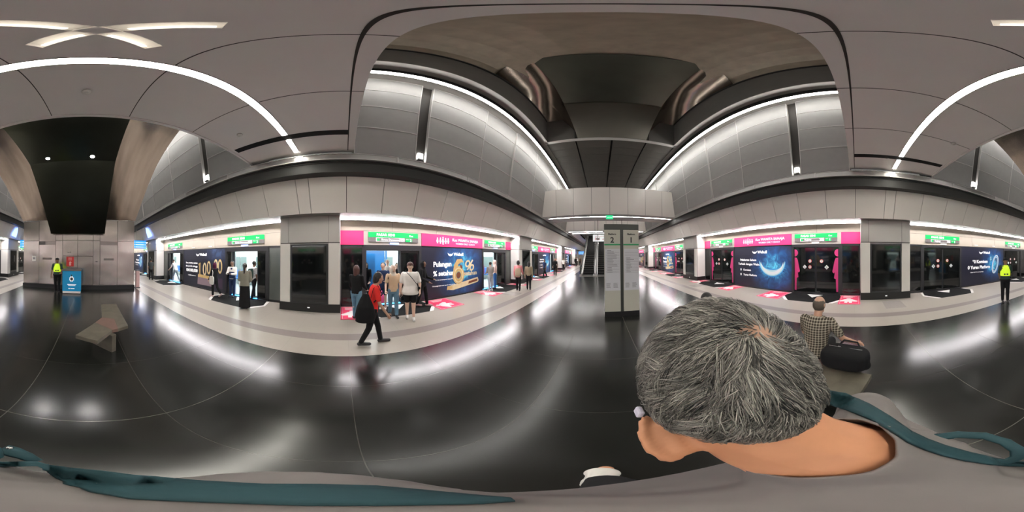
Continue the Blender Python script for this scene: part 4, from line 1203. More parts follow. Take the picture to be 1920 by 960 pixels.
def human(label, loc, face, h=1.65, g=1.0, legs=((0, 0), (0, 0)), arms=((0, 8, 10, 0), (0, 8, 10, 0)), lean=0, turn=0, nod=0, sit=False,
          top=('short', None), bottom=('trousers', None), hair=('short', None), skin=None, shoes=None, vox=.016, fingers=True, face_detail=False, head_scale=1.0, torso_g=None, group=None, shoe=True):
    """front is local -Y. legs: (swing, knee) left,right. arms: (swing, abduct, elbow, inward) left(+x), right(-x). Empty at the feet."""
    skin = skin or SK1
    t = thing('person', label, 'person', loc, face, group)
    H = h; tg = torso_g or g
    hipz = .52 * H
    J = {}
    # legs
    def leg(sx, sw, kn):
        hip = Vector((sx * .050 * H * (1 + .3 * (g - 1)), 0, hipz))
        a = R(sw); kd = Vector((0, -math.sin(a), -math.cos(a))); knee = hip + kd * .245 * H
        b_ = R(sw - kn); sd = Vector((0, -math.sin(b_), -math.cos(b_))); ank = knee + sd * .235 * H
        return hip, knee, ank, b_
    Ls = [leg(1, *legs[0]), leg(-1, *legs[1])]
    low = min(Ls[0][2].z, Ls[1][2].z)
    dz = .040 * H - low
    Ls = [(a + Vector((0, 0, dz)), b_ + Vector((0, 0, dz)), c + Vector((0, 0, dz)), d) for a, b_, c, d in Ls]
    hc = Vector((0, 0, hipz + dz))
    la = R(lean)
    def T(x, y, z): return rotx(Vector((x * H, y * H, (z - .52) * H)), la) + hc
    sh = .101
    neck = T(0, 0.004, .845); headc = rotx(Vector((0, -.012 * H, .075 * H)), la + R(nod)) + T(0, 0.0, .855)
    # torso rings in leaned frame
    def torso(q, inf=0, zmin=.47, zmax=.83, flare=0):
        rings = []
        prof = [(.455, .070, .052), (.50, .088, .062), (.55, .086, .060), (.61, .076, .054), (.67, .082, .059), (.73, .093, .064), (.78, .100, .058), (.815, .088, .046), (.835, .05, .036)]
        for z, rx, ry in prof:
            if z < zmin - .001 or z > zmax + .001: continue
            k = (1 + flare * max(0, (.62 - z)) * 6)
            rings.append((T(0, .002, z), (rx * H * tg + inf) * k, (ry * H * tg + inf) * k, la))
        q.loft(rings, 20)
    armj = []
    for i, (sx, ar) in enumerate(((1, arms[0]), (-1, arms[1]))):
        sw, ab, el, inn = ar
        s0 = T(sx * sh * (1 + .35 * (tg - 1)), .002, .80)
        a = R(sw) ; d = Vector((sx * math.sin(R(ab)), -math.sin(a) * math.cos(R(ab)), -math.cos(a) * math.cos(R(ab))))
        e = s0 + d * .172 * H
        a2 = R(sw + el); d2 = Vector((0, -math.sin(a2), -math.cos(a2)))
        d2 = (d2 + Vector((-sx * math.sin(R(inn)) + sx * math.sin(R(ab)) * .5, 0, 0))).normalized()
        wv = e + d2 * .145 * H
        armj.append((s0, e, wv, d2, sx))
    # ---- body skin
    q = MB()
    torso(q)
    for (hip, knee, ank, sa) in Ls:
        q.capsule(hip, knee, .048 * H * g, .031 * H * g); q.capsule(knee, ank, .031 * H * g, .021 * H)
        q.capsule(knee.lerp(ank, .12) + Vector((0, .008 * H, 0)), knee.lerp(ank, .5) + Vector((0, .006 * H, 0)), .030 * H * g, .024 * H * g)
        fd = Vector((0, -1, 0)) if (sit or ank.z < .06 * H) else Vector((0, -math.cos(sa), math.sin(sa)))
        heel = ank + Vector((0, .018 * H, -.018 * H)); toe = ank + fd * .10 * H + Vector((0, 0, -.024 * H))
        q.capsule(heel, toe, .022 * H, .017 * H)
    for (s0, e, wv, d2, sx) in armj:
        q.capsule(s0, e, .028 * H * g, .022 * H * g); q.capsule(e, wv, .022 * H * g, .015 * H)
        q.capsule(wv, wv + d2 * .045 * H, .015 * H, .017 * H)
    q.capsule(T(0, .006, .80), headc + Vector((0, .01 * H, -.03 * H)), .034 * H, .031 * H)
    hs = H * head_scale if H > 1.4 else H
    q.ellipsoid(headc, (.046 * hs, .057 * hs, .062 * hs), 20, 14)
    fwd = rotx(Vector((0, -1, 0)), la + R(nod)); upv = rotx(Vector((0, 0, 1)), la + R(nod))
    tm = Matrix.Rotation(R(turn), 3, 'Z'); fwd = tm @ fwd; rt = fwd.cross(upv)
    q.capsule(headc + fwd * .018 * hs - upv * .030 * hs, headc + fwd * .034 * hs - upv * .048 * hs, .036 * hs, .022 * hs)
    q.capsule(headc + fwd * .050 * hs + upv * .004 * hs, headc + fwd * .062 * hs - upv * .016 * hs, .006 * hs, .009 * hs)
    for sx in (-1, 1): q.ellipsoid(headc + rt * sx * .047 * hs - upv * .008 * hs, (.008 * hs, .012 * hs, .019 * hs), 8, 6)
    body = remeshed(q, 'body', [skin], vox, 2, t)
    # fingers, appended to the same mesh
    if fingers:
        q = MB()
        for (s0, e, wv, d2, sx) in armj:
            pal = wv + d2 * .05 * H
            side = d2.cross(Vector((0, -1, 0)) if abs(d2.y) < .8 else Vector((0, 0, 1))).normalized()
            side = Vector((0, -1, 0)) if abs(d2.y) < .75 else Vector((1, 0, 0))
            side = (side - d2 * side.dot(d2)).normalized()
            inw = Vector((-sx, 0, 0)) if abs(d2.x) < .8 else Vector((0, 0, -1)); inw = (inw - d2 * inw.dot(d2)).normalized()
            for fi, (o_, l_) in enumerate(((-.013, .038), (-.0045, .046), (.0045, .050), (.013, .044))):
                st = pal + side * (-o_) * H
                m1 = st + d2 * l_ * .5 * H + inw * .003 * H; m2 = m1 + (d2 * .7 + inw * .7) * l_ * .5 * H
                q.tube([st - d2 * .01 * H, st, m1, m2], [.0048 * H, .0048 * H, .0043 * H, .0032 * H], 6)
            st = wv + d2 * .02 * H + side * .012 * H
            q.tube([st, st + (d2 * .6 + side * .8) * .022 * H, st + (d2 * 1.3 + side * .75) * .030 * H], [.0062 * H, .0055 * H, .004 * H], 6)
        fm = q.mesh('f', [skin], True); bm = bmesh.new(); bm.from_mesh(body.data); bm.from_mesh(fm)
        for f in bm.faces: f.smooth = True
        bm.to_mesh(body.data); bm.free(); bpy.data.meshes.remove(fm)
    if face_detail:
        q = MB()
        for sx in (-1, 1):
            c = headc + fwd * .0505 * hs + rt * sx * .019 * hs + upv * .006 * hs
            q.ellipsoid(c, (.0075 * hs, .005 * hs, .005 * hs), 8, 6, 0); q.ellipsoid(c + fwd * .003 * hs, (.0034 * hs, .0034 * hs, .0036 * hs), 8, 6, 1)
            q.tube([c + upv * .011 * hs - rt * .009 * hs, c + upv * .013 * hs, c + upv * .011 * hs + rt * .009 * hs], .0016 * hs, 5, 1)
        q.build('eyes', [EYEW, EYED], t, smooth=True)
        q = MB(); c = headc + fwd * .0535 * hs - upv * .032 * hs
        q.tube([c - rt * .013 * hs - fwd * .004 * hs, c, c + rt * .013 * hs - fwd * .004 * hs], .0032 * hs, 6); q.build('mouth', LIP, t, smooth=True)
    # ---- bottoms
    bk, bm_ = bottom
    q = MB()
    if bk in ('trousers', 'shorts', 'jeans'):
        inf = .011
        wide = .016 if bk == 'trousers' else inf
        torso(q, .010, .455, .56)
        for (hip, knee, ank, sa) in Ls:
            q.capsule(hip, knee if bk != 'shorts' else hip.lerp(knee, .72), .050 * H * g + inf, (.031 if bk != 'shorts' else .040) * H * g + wide)
            if bk != 'shorts':
                q.capsule(knee, ank + (knee - ank).normalized() * .02 * H, .031 * H * g + wide, .024 * H + wide)
        remeshed(q, bk if bk != 'jeans' else 'jeans', [bm_], vox, 2, t)
    elif bk == 'skirt':
        foot = (Ls[0][2] + Ls[1][2]) / 2
        q.loft([(Vector((foot.x, foot.y, .05)), .115 * H * g, .105 * H * g), (Vector((foot.x, foot.y * .7, .3 * H)), .105 * H * g, .09 * H * g), (hc + Vector((0, 0, -.02 * H)), .095 * H * tg, .072 * H * tg), (T(0, 0, .60), .080 * H * tg, .058 * H * tg)], 22)
        remeshed(q, 'skirt', [bm_], vox, 3, t)
    # ---- tops
    tk, tm_ = top
    q = MB()
    torso(q, .014 if tk != 'loose' else .022, .50 if tk != 'long_coat' else .455, .835, .10 if tk in ('loose', 'long_coat') else 0)
    if tk == 'loose': torso(q, .018, .455, .70, .25)
    for (s0, e, wv, d2, sx) in armj:
        if tk in ('short', 'loose'):
            q.capsule(s0, s0.lerp(e, .72), .031 * H * g + .009, .028 * H * g + (.014 if tk == 'loose' else .008))
        elif tk == 'vest': q.capsule(s0 + Vector((-sx * .02 * H, 0, 0)), s0.lerp(e, .05), .034 * H + .010, .030 * H + .01)
        else:
            q.capsule(s0, e, .031 * H * g + .009, .025 * H * g + .009); q.capsule(e, wv, .026 * H * g + .010, .019 * H + .009)
    remeshed(q, {'short': 'shirt', 'loose': 'tshirt', 'long': 'long_sleeve_top', 'long_coat': 'long_top', 'vest': 'vest'}[tk], [tm_], vox, 2, t)
    # ---- shoes
    if shoe:
        for (hip, knee, ank, sa) in Ls:
            q = MB(); fd = Vector((0, -1, 0)) if (sit or ank.z < .06 * H) else Vector((0, -math.cos(sa), math.sin(sa)))
            heel = ank + Vector((0, .016 * H, -.014 * H)); toe = ank + fd * .105 * H + Vector((0, 0, -.019 * H))
            q.capsule(heel, toe, .0265 * H, .0225 * H); q.capsule(ank, heel, .026 * H, .024 * H)
            q.capsule(heel - Vector((0, 0, .006 * H)), toe - Vector((0, 0, .004 * H)), .021 * H, .018 * H)
            remeshed(q, 'shoe', [shoes or SHOEB], max(.008, vox * .7), 1, t)
    # ---- hair
    hk, hm = hair
    if hk != 'none':
        q = MB()
        hb = headc - fwd * .008 * hs + upv * .010 * hs
        q.ellipsoid(hb, (.0515 * hs, .0555 * hs, .060 * hs), 18, 12)
        if hk == 'long':
            q.capsule(headc - fwd * .022 * hs, headc - fwd * .035 * hs - upv * .11 * hs, .050 * hs, .038 * hs)
            for sx in (-1, 1): q.capsule(headc + rt * sx * .036 * hs - fwd * .01 * hs, headc + rt * sx * .040 * hs - upv * .09 * hs - fwd * .01 * hs, .024 * hs, .016 * hs)
        if hk == 'bob':
            q.capsule(headc - fwd * .02 * hs, headc - fwd * .024 * hs - upv * .045 * hs, .052 * hs, .042 * hs)
            for sx in (-1, 1): q.capsule(headc + rt * sx * .038 * hs - fwd * .006 * hs, headc + rt * sx * .040 * hs - upv * .045 * hs - fwd * .01 * hs, .020 * hs, .014 * hs)
        if hk == 'pony':
            q.capsule(headc - fwd * .055 * hs + upv * .02 * hs, headc - fwd * .075 * hs - upv * .05 * hs, .022 * hs, .024 * hs)
            q.capsule(headc - fwd * .075 * hs - upv * .05 * hs, headc - fwd * .075 * hs - upv * .19 * hs, .024 * hs, .012 * hs)
        if hk == 'hijab':
            q.capsule(headc - fwd * .014 * hs, headc - fwd * .012 * hs - upv * .05 * hs, .060 * hs, .058 * hs)
            q.loft([(T(0, -.0, .745), .075 * H * tg, .062 * H, la), (T(0, .0, .80), .085 * H * tg, .060 * H, la), (T(0, .0, .84), .055 * H, .052 * H, la), (headc - upv * .04 * hs, .050 * hs, .055 * hs, la)], 18)
        if hk == 'cap':
            q.ellipsoid(headc + upv * .030 * hs, (.056 * hs, .062 * hs, .042 * hs), 16, 10)
            q.capsule(headc + fwd * .04 * hs + upv * .028 * hs, headc + fwd * .075 * hs + upv * .022 * hs, .026 * hs, .016 * hs)
        if hk == 'mop':
            q.ellipsoid(hb + upv * .012 * hs + fwd * .006 * hs, (.056 * hs, .062 * hs, .056 * hs), 18, 12)
        # keep the face free: carve by dropping vertices in front
        ho = remeshed(q, {'hijab': 'headscarf', 'cap': 'cap'}.get(hk, 'hair'), [hm], max(.009, vox * .7), 2, t)
        bm = bmesh.new(); bm.from_mesh(ho.data)
        dele = []
        for v in bm.verts:
            d = v.co - headc
            f = d.dot(fwd); u = d.dot(upv); r_ = abs(d.dot(rt))
            lim = .030 * hs if hk != 'hijab' else .034 * hs
            if f > lim * .72 and u < (.030 * hs if hk in ('short', 'long', 'bob', 'pony') else (.012 * hs if hk in ('cap', 'mop') else .034 * hs)) and u > -.062 * hs and r_ < (.042 * hs if hk != 'hijab' else .036 * hs): dele.append(v)
        bmesh.ops.delete(bm, geom=dele, context='VERTS'); bm.to_mesh(ho.data); bm.free()
    t['_j'] = 0
    del t['_j']
    return t, dict(arms=armj, legs=Ls, head=headc, T=T, H=H)

def rbox(q, c, r, m=None, seg=18, e=.5):
    """rounded box as a superellipsoid"""
    c = Vector(c); vs = []; fs = []; rings = 12
    def f(x): return math.copysign(abs(x) ** e, x)
    for i in range(rings + 1):
        th = PI * i / rings
        for k in range(seg):
            ph = 2 * PI * k / seg
            v = Vector((r[0] * f(math.sin(th)) * f(math.cos(ph)), r[1] * f(math.sin(th)) * f(math.sin(ph)), r[2] * f(math.cos(th))))
            if m: v = m @ v
            vs.append(c + v)
    for i in range(rings):
        for k in range(seg):
            a = i * seg + k; b_ = i * seg + (k + 1) % seg
            if i == 0: fs.append((a, a + seg, b_ + seg))
            elif i == rings - 1: fs.append((a, a + seg, b_))
            else: fs.append((a, a + seg, b_ + seg, b_))
    return q.add(vs, fs)
def world_pt(t, p): 
    m = Matrix.Translation(t.location) @ t.rotation_euler.to_matrix().to_4x4()
    return m @ Vector(p)
def bag_thing(name, label, person, local_pos, size, m, strap=None, strap_m=None, rz=0, cat='bag', extra=None):
    p = world_pt(person, local_pos)
    t = thing(name, label, cat, (p.x, p.y, p.z), person.rotation_euler.z + rz)
    q = MB(); rbox(q, (0, 0, 0), size, e=.45); q.build('bag_body', m, t, smooth=True)
    if strap:
        inv = (Matrix.Translation(t.location) @ t.rotation_euler.to_matrix().to_4x4()).inverted()
        path = [inv @ world_pt(person, s_) for s_ in strap]
        q = MB(); q.tube(path, .014, 8, flat=.35); q.build('strap', strap_m or m, t, smooth=True)
    if extra: extra(t)
    return t

def facing(dx, dy):
    """rotation so that local -Y points along (dx,dy)"""
    return math.atan2(dx, -dy)
C_black = cloth('black_cloth', (.012, .012, .013)); C_white = cloth('white_cloth', (.78, .75, .70)); C_red = cloth('red_cloth', (.75, .035, .03)); C_beige = cloth('beige_cloth', (.62, .46, .31)); C_navy = cloth('navy_cloth', (.02, .035, .09))
C_jean = cloth('pale_denim', (.13, .24, .33), .2); C_jean2 = cloth('blue_denim', (.06, .13, .22), .2); C_scarf = cloth('pale_scarf', (.66, .60, .52)); C_grey = cloth('grey_cloth', (.30, .29, .27)); C_olive = cloth('olive_grey_cloth', (.26, .25, .20)); C_pink = cloth('pink_cloth', (.78, .30, .32))
C_lime = mat('reflective_yellow', (.62, .88, .03), .6, emit=.12); C_darkgreen = cloth('dark_green_cloth', (.03, .06, .05)); C_maroon = cloth('maroon_cloth', (.10, .02, .05)); C_purple = cloth('purple_cloth', (.28, .04, .26)); C_khaki = cloth('khaki_cloth', (.40, .33, .23)); C_rose = cloth('rose_cloth', (.70, .52, .48)); C_brown = cloth('brown_cloth', (.12, .08, .05))

# --- woman in red, walking forward (towards +Y), carries a big black shoulder bag
p, J = human('person in red short-sleeved shirt and black trousers walking past with a black bag', (-3.66, .52, 0), facing(.05, 1), 1.58, 1.0,
             legs=((17, 8), (-11, 14)), arms=((8, 12, 25, 0), (10, 10, 22, 0)), lean=8, nod=6, top=('short', C_red), bottom=('jeans', C_black), hair=('bob', HB), skin=SK1, vox=.011, face_detail=True)
sR = J['arms'][1][0]
def star(t):
    q = MB(); q.prism([(.055 * math.cos(2 * PI * i / 18), .055 * math.sin(2 * PI * i / 18)) for i in range(18)], 'x', -.012, 0)
    q.prism([((.03 if i % 2 else .014) * math.cos(2 * PI * i / 10), (.03 if i % 2 else .014) * math.sin(2 * PI * i / 10)) for i in range(10)], 'x', .0, .004, 1)
    o = q.build('badge', [C_white, C_red], t); o.location = (-.118 if False else -.10, 0, .02)
bag_thing('shoulder_bag', 'large black shoulder bag with round badge hanging behind the person in red', p, (-.20, .15, .86), (.09, .20, .27), C_black, [(-.20, .05, 1.08), (sR.x - .02, sR.y + .06, 1.26), (sR.x - .01, sR.y - .02, 1.31), (sR.x - .04, sR.y - .10, 1.15), (-.20, .0, 1.0)], C_black,
          extra=None)
def badge_on(person, loc, label): pass
bb = [o for o in bpy.data.objects if o.name.startswith('shoulder_bag')][0]
for ch in list(bb.children):
    if ch.name.startswith('bag_body'): bpy.data.objects.remove(ch)
q = MB(); q.loft([((0, .0, -.26), .05, .11), ((0, .0, -.23), .08, .17), ((0, 0, -.10), .09, .185), ((0, 0, .06), .08, .155), ((0, .0, .20), .05, .10), ((0, -.01, .31), .03, .05)], 24); remeshed(q, 'bag_body', [C_black], .012, 3, bb)
q = MB(); q.prism([(.055 * math.cos(2 * PI * i / 18), .03 + .055 * math.sin(2 * PI * i / 18)) for i in range(18)], 'x', .070, .092); q.prism([((.03 if i % 2 else .014) * math.cos(2 * PI * i / 10), .03 + (.03 if i % 2 else .014) * math.sin(2 * PI * i / 10)) for i in range(10)], 'x', .092, .095, 1)
q.build('badge', [C_white, C_red], bb)

# --- white T-shirt person, facing the camera
p, J = human('person in oversized white tee and black shorts walking towards the middle', (-4.85, 1.80, 0), facing(.95, -.35), 1.69, 1.18,
             legs=((6, 2), (-6, 6)), arms=((6, 16, 35, 12), (0, 14, 12, 0)), top=('loose', C_white), bottom=('shorts', C_black), hair=('mop', HR), skin=SK2, shoes=SHOEW, vox=.011, face_detail=True, torso_g=1.32)
T = J['T']
bag_thing('crossbody_bag', 'small black crossbody bag worn over the oversized white tee', p, (.24, -.10, .93), (.035, .08, .07), C_black,
          [(.24, -.08, 1.0), (.16, -.16, 1.10), (.03, -.165, 1.27), (-.09, -.125, 1.40), (-.135, -.02, 1.46), (-.10, .10, 1.38), (.05, .15, 1.2), (.22, .06, 1.0)], C_black)
# --- beige top, pale headscarf, jeans
p, J = human('person in beige top, pale headscarf and blue jeans stepping off the train', (-5.25, 1.42, 0), facing(.9, -.1), 1.62, 1.0,
             legs=((10, 4), (-8, 8)), arms=((10, 8, 20, 0), (12, 14, 40, 0)), turn=25, top=('short', C_beige), bottom=('trousers', C_jean), hair=('hijab', C_scarf), skin=SK2, vox=.012, face_detail=True)
bag_thing('tote_bag', 'black shoulder strap bag of the person in beige top', p, (-.20, .08, .90), (.05, .10, .12), C_black, [(-.2, .08, 1.0), (-.16, -.08, 1.2), (-.13, -.02, 1.34), (-.16, .10, 1.2), (-.2, .1, 1.0)], C_black)
bag_thing('pink_bag', 'bright pink bag hanging beside the person in navy shirt', p, (-.36, -.10, .62), (.07, .12, .13), mat('pink_bag_cloth', (.72, .10, .30), .6), [(-.36, -.16, .72), (-.36, -.10, .85), (-.36, -.04, .72)], MATS.get('pink_bag_cloth'))
# --- dark top, jeans, seen from behind (brown hair)
p, J = human('person with dark reddish hair, black top and pale jeans boarding at the open door', (-5.15, .32, 0), facing(-.9, .45), 1.62, 1.0,
             legs=((8, 6), (-8, 4)), arms=((12, 8, 40, 0), (12, 8, 45, 0)), top=('long', C_black), bottom=('jeans', C_jean), hair=('long', HR), skin=SK2, shoes=SHOEB, vox=.013)
# --- navy shirt, shorts in the doorway
human('person in navy shirt and shorts standing in the open train door', (-6.05, 1.30, 0), facing(.9, -.3), 1.66, 1.0,
      legs=((4, 2), (-4, 2)), arms=((20, 6, 70, 20), (20, 10, 80, 10)), top=('short', C_navy), bottom=('shorts', C_navy), hair=('short', HB), skin=SK2, shoes=SHOEW, vox=.014, face_detail=True)
# --- train passengers packed inside
for (x, y, hh, tc_, hk, lab, sk) in ((-7.1, .85, 1.60, C_black, 'hijab', 'passenger in black inside the train door, leftmost of the group', SK2), (-7.15, 1.75, 1.72, C_white, 'short', 'tall passenger in white shirt standing inside the train', SK2),
                             (-6.95, 2.1, 1.58, C_black, 'bob', 'passenger in black with bobbed hair inside the train door', SK2), (-6.95, .35, 1.58, cloth('pale_green_cloth', (.45, .62, .55)), 'cap', 'passenger in pale green and cap at the left edge of the train door', SK1)):
    human(lab, (x, y, .03), facing(1, rng.uniform(-.3, .3)), hh, 1.0, arms=((10, 6, 40, 10), (10, 6, 30, 5)), top=('long', tc_), bottom=('trousers', C_black), hair=(hk, HB if hk != 'hijab' else C_black), skin=sk, vox=.017, face_detail=True)
# --- person all in black beside the poster
p, J = human('person all in black with face turned down, standing before the golden six poster', (-5.85, 2.72, 0), facing(.7, .6), 1.72, 1.0,
             legs=((12, 6), (-12, 6)), arms=((16, 8, 60, 10), (10, 8, 55, 10)), top=('long_coat', C_black), bottom=('trousers', C_black), hair=('hijab', C_black), skin=SK3, shoes=mat('shoe_pinkish', (.5, .3, .28), .5), vox=.013)
# --- forward door group
human('person in grey top and pale jeans seen from behind at the second open door', (-5.98, 6.68, 0), facing(-.9, .3), 1.58, 1.0, arms=((14, 6, 60, 20), (14, 6, 60, 20)), top=('long', C_grey), bottom=('jeans', cloth('very_pale_denim', (.36, .42, .47))), hair=('short', HB), skin=SK2, shoes=SHOEW, vox=.016)
human('person in rose hooded top and blue jeans beside the second open door', (-6.2, 7.35, 0), facing(-.6, -.6), 1.66, 1.0, arms=((14, 6, 60, 20), (10, 6, 40, 10)), top=('long', C_rose), bottom=('jeans', cloth('bright_denim', (.04, .14, .38))), hair=('hijab', C_rose), skin=SK2, shoes=SHOEB, vox=.016)
human('passenger in purple standing inside the second train door', (-6.95, 6.95, .03), facing(.3, -.9), 1.68, 1.0, top=('long', C_purple), bottom=('trousers', C_black), hair=('short', HB), skin=SK1, vox=.018)
# --- pink jacket and sand bag person walking away
p, J = human('person in pink and khaki layers walking away near the forward left pillar', (-4.79, 7.54, 0), facing(-.4, 1), 1.64, 1.0, legs=((10, 10), (-6, 16)), arms=((6, 10, 20, 0), (6, 8, 50, 0)), top=('long_coat', C_pink), bottom=('trousers', C_black), hair=('bob', HB), skin=SK1, vox=.015)
bag_thing('khaki_backpack', 'khaki bag worn on the back of the person in pink', p, (.0, .15, 1.0), (.15, .08, .22), C_khaki, [(.1, .1, 1.2), (.12, .0, 1.36), (.11, -.1, 1.25)], C_khaki)
human('companion with long black hair close beside the person in pink', (-4.42, 8.05, 0), facing(-.4, 1), 1.55, .95, legs=((4, 8), (-10, 6)), top=('long', C_khaki), bottom=('trousers', C_black), hair=('long', HB), skin=SK1, vox=.016)
# --- far forward walkers
human('dark blue dressed person striding past the next poster ahead on the left', (-5.5, 13.6, 0), facing(-.5, -1), 1.62, 1.0, legs=((22, 8), (-22, 8)), top=('short', C_navy), bottom=('trousers', C_black), hair=('short', HB), skin=SK3, vox=.022)
human('black clad person walking beyond the striding one on the left platform', (-4.85, 14.7, 0), facing(.3, -1), 1.68, 1.0, legs=((14, 4), (-14, 8)), arms=((20, 10, 80, 10), (10, 10, 40, 0)), top=('long', C_black), bottom=('trousers', C_black), hair=('long', HB), skin=SK1, vox=.022)
human('person in pale clothes by the far left door', (-5.6, 17.8, 0), facing(.3, -1), 1.6, 1.0, top=('long', C_white), bottom=('trousers', C_brown), hair=('short', HB), skin=SK1, vox=.024)
human('person in white and black waiting by the second forward pillar at left', (-5.4, 20.5, 0), facing(.6, -1), 1.58, 1.0, top=('short', C_white), bottom=('trousers', C_black), hair=('short', HB), skin=SK1, vox=.026)
for i, (x, y, m_) in enumerate(((-5.2, 29.5, C_black), (-4.6, 31, C_brown), (-5.5, 33, C_white), (-4.2, 34.0, C_black))):
    human('small distant person in %s at the far end of the left platform' % ('black', 'brown', 'white', 'charcoal')[i], (x, y, 0), facing(.4, -1), 1.66, 1.0, legs=((8, 4), (-8, 4)), top=('long', m_), bottom=('trousers', C_black), hair=('short', HB), skin=SK1, vox=.03, fingers=False)

# --- back-left platform people
p, J = human('person in dark shirt and trousers walking by the pillar behind on the left', (-5.30, -11.7, 0), facing(-.2, -1), 1.68, 1.0, legs=((10, 4), (-10, 6)), top=('short', mat('dark_grey_cloth', (.03, .035, .035), .8)), bottom=('trousers', C_black), hair=('short', HB), skin=SK3, vox=.02)
human('person in pale shirt and grey jeans bending inside the rearmost visible train door', (-6.60, -10.12, .0), facing(.2, -1), 1.72, 1.0, legs=((22, 6), (-18, 12)), arms=((30, 8, 20, 0), (10, 8, 20, 0)), lean=18, top=('short', cloth('pale_grey_shirt', (.62, .62, .62))), bottom=('jeans', cloth('grey_denim', (.20, .22, .24))), hair=('short', HB), skin=SK2, shoes=SHOEW, vox=.018)
p, J = human('person in black with dark headscarf walking before the golden hundred poster', (-5.77, -5.30, 0), facing(-.1, -1), 1.58, 1.0, legs=((4, 4), (-14, 30)), arms=((10, 6, 20, 0), (30, 6, 60, 10)), top=('long', C_black), bottom=('trousers', C_black), hair=('hijab', C_maroon), skin=SK2, shoes=mat('shoe_rose', (.6, .45, .42), .5), vox=.015)
bag_thing('white_tote_bag', 'white canvas tote bag on the shoulder of the person in dark headscarf', p, (.21, .05, .78), (.035, .15, .19), C_white, [(.20, -.02, .95), (.18, -.03, 1.2), (.17, .02, 1.3), (.18, .1, 1.15), (.20, .10, .95)], C_white)
p, J = human('person in white long sleeves and dark vest standing with arms folded at the open door', (-6.30, -4.70, 0), facing(.9, .25), 1.66, 1.02, arms=((20, 10, 75, 45), (22, 10, 78, 45)), top=('long', C_white), bottom=('trousers', C_navy), hair=('short', HB), skin=SK3, vox=.015, face_detail=True)
q = MB(); TT = J['T']; q.loft([(TT(0, 0, .52), .12 * 1.66 * .78, .105 * 1.66 * .72), (TT(0, 0, .66), .158, .118), (TT(0, 0, .78), .150, .112), (TT(0, 0, .82), .10, .09)], 20); remeshed(q, 'vest', [C_navy], .018, 2, p)
p, J = human('person with long ponytail, olive top and long black skirt seen from behind', (-5.22, -3.25, 0), facing(-.9, -.4), 1.63, 1.12, arms=((10, 8, 55, 25), (10, 8, 55, 25)), top=('long', C_olive), bottom=('skirt', C_black), hair=('pony', HB), skin=SK2, vox=.014)
p, J = human('person in patterned shirt with backpack stepping into the train', (-6.62, -3.75, 0), facing(-.8, .4), 1.68, 1.0, legs=((8, 4), (-8, 6)), top=('short', cloth('patterned_cloth', (.45, .45, .45), .7, 18)), bottom=('trousers', C_black), hair=('short', HB), skin=SK3, vox=.016)
bag_thing('dark_backpack', 'dark backpack on the person in patterned shirt', p, (.0, .17, 1.12), (.15, .08, .22), C_darkgreen, [(.1, .1, 1.3), (.12, .0, 1.40), (.11, -.1, 1.25), (.12, .0, 1.0)], C_darkgreen)
q_ = bag_thing('white_paper_bag', 'white paper bag carried low between the two people at the door', p, (.30, .45, .62), (.06, .11, .15), C_white, [(.30, .40, .75), (.30, .45, .86), (.30, .5, .75)], C_white)
for i, (x, y, m_) in enumerate(((-5.2, -19.5, C_black), (-4.9, -21.0, C_white))):
    human('person in %s far behind beyond the steel column' % ('black', 'white')[i], (x, y, 0), facing(.4, 1), 1.68, 1.0, legs=((14, 4), (-12, 6)), top=('long', m_), bottom=('trousers', C_black), hair=('short', HB), skin=SK3, vox=.026)

# --- guards
def guard(label, loc, face, arms, turn=0):
    p, J = human(label, loc, face, 1.72, 1.12, torso_g=1.2, legs=((3, 0), (-3, 0)), arms=arms, turn=turn, top=('short', C_darkgreen), bottom=('trousers', C_black), hair=('cap', C_black), skin=SK3, vox=.013, face_detail=True)
    q = MB(); TT = J['T']; H = J['H']
    W_ = .018; q.loft([(TT(0, 0, .60), .090 * H + .02 + W_, .062 * H + .040), (TT(0, 0, .68), .092 * H + .02 + W_, .062 * H + .040), (TT(0, 0, .75), .096 * H + .014 + W_, .066 * H + .036), (TT(0, 0, .80), .092 * H + .01 + W_, .056 * H + .034), (TT(0, 0, .835), .070 * H, .050 * H)], 24)
    v = remeshed(q, 'reflective_vest', [C_lime], .013, 2, p)
    q = MB()
    for sx in (-1, 1): q.box(sx * .05 - .03, sx * .05 + .03, -.175, -.13, TT(0, 0, .63).z, TT(0, 0, .66).z)
    q.build('vest_pocket', C_darkgreen, v)
    q = MB(); q.loft([(TT(0, 0, .505), .115 * H + .016, .080 * H + .018), (TT(0, 0, .53), .115 * H + .016, .080 * H + .018)], 24); q.build('belt', C_black, p)
    return p
guard('guard in yellow reflective vest and black cap leaning by the blue counter', (.93, -7.85, 0), facing(-.1, 1), ((25, 10, 45, 15), (0, 14, 20, 0)))
guard('guard in yellow reflective vest and black beret standing at the platform edge line, right side', (3.18, -4.88, 0), facing(-.75, .65), ((-16, 9, -14, 22), (-16, 9, -14, 22)), 10)

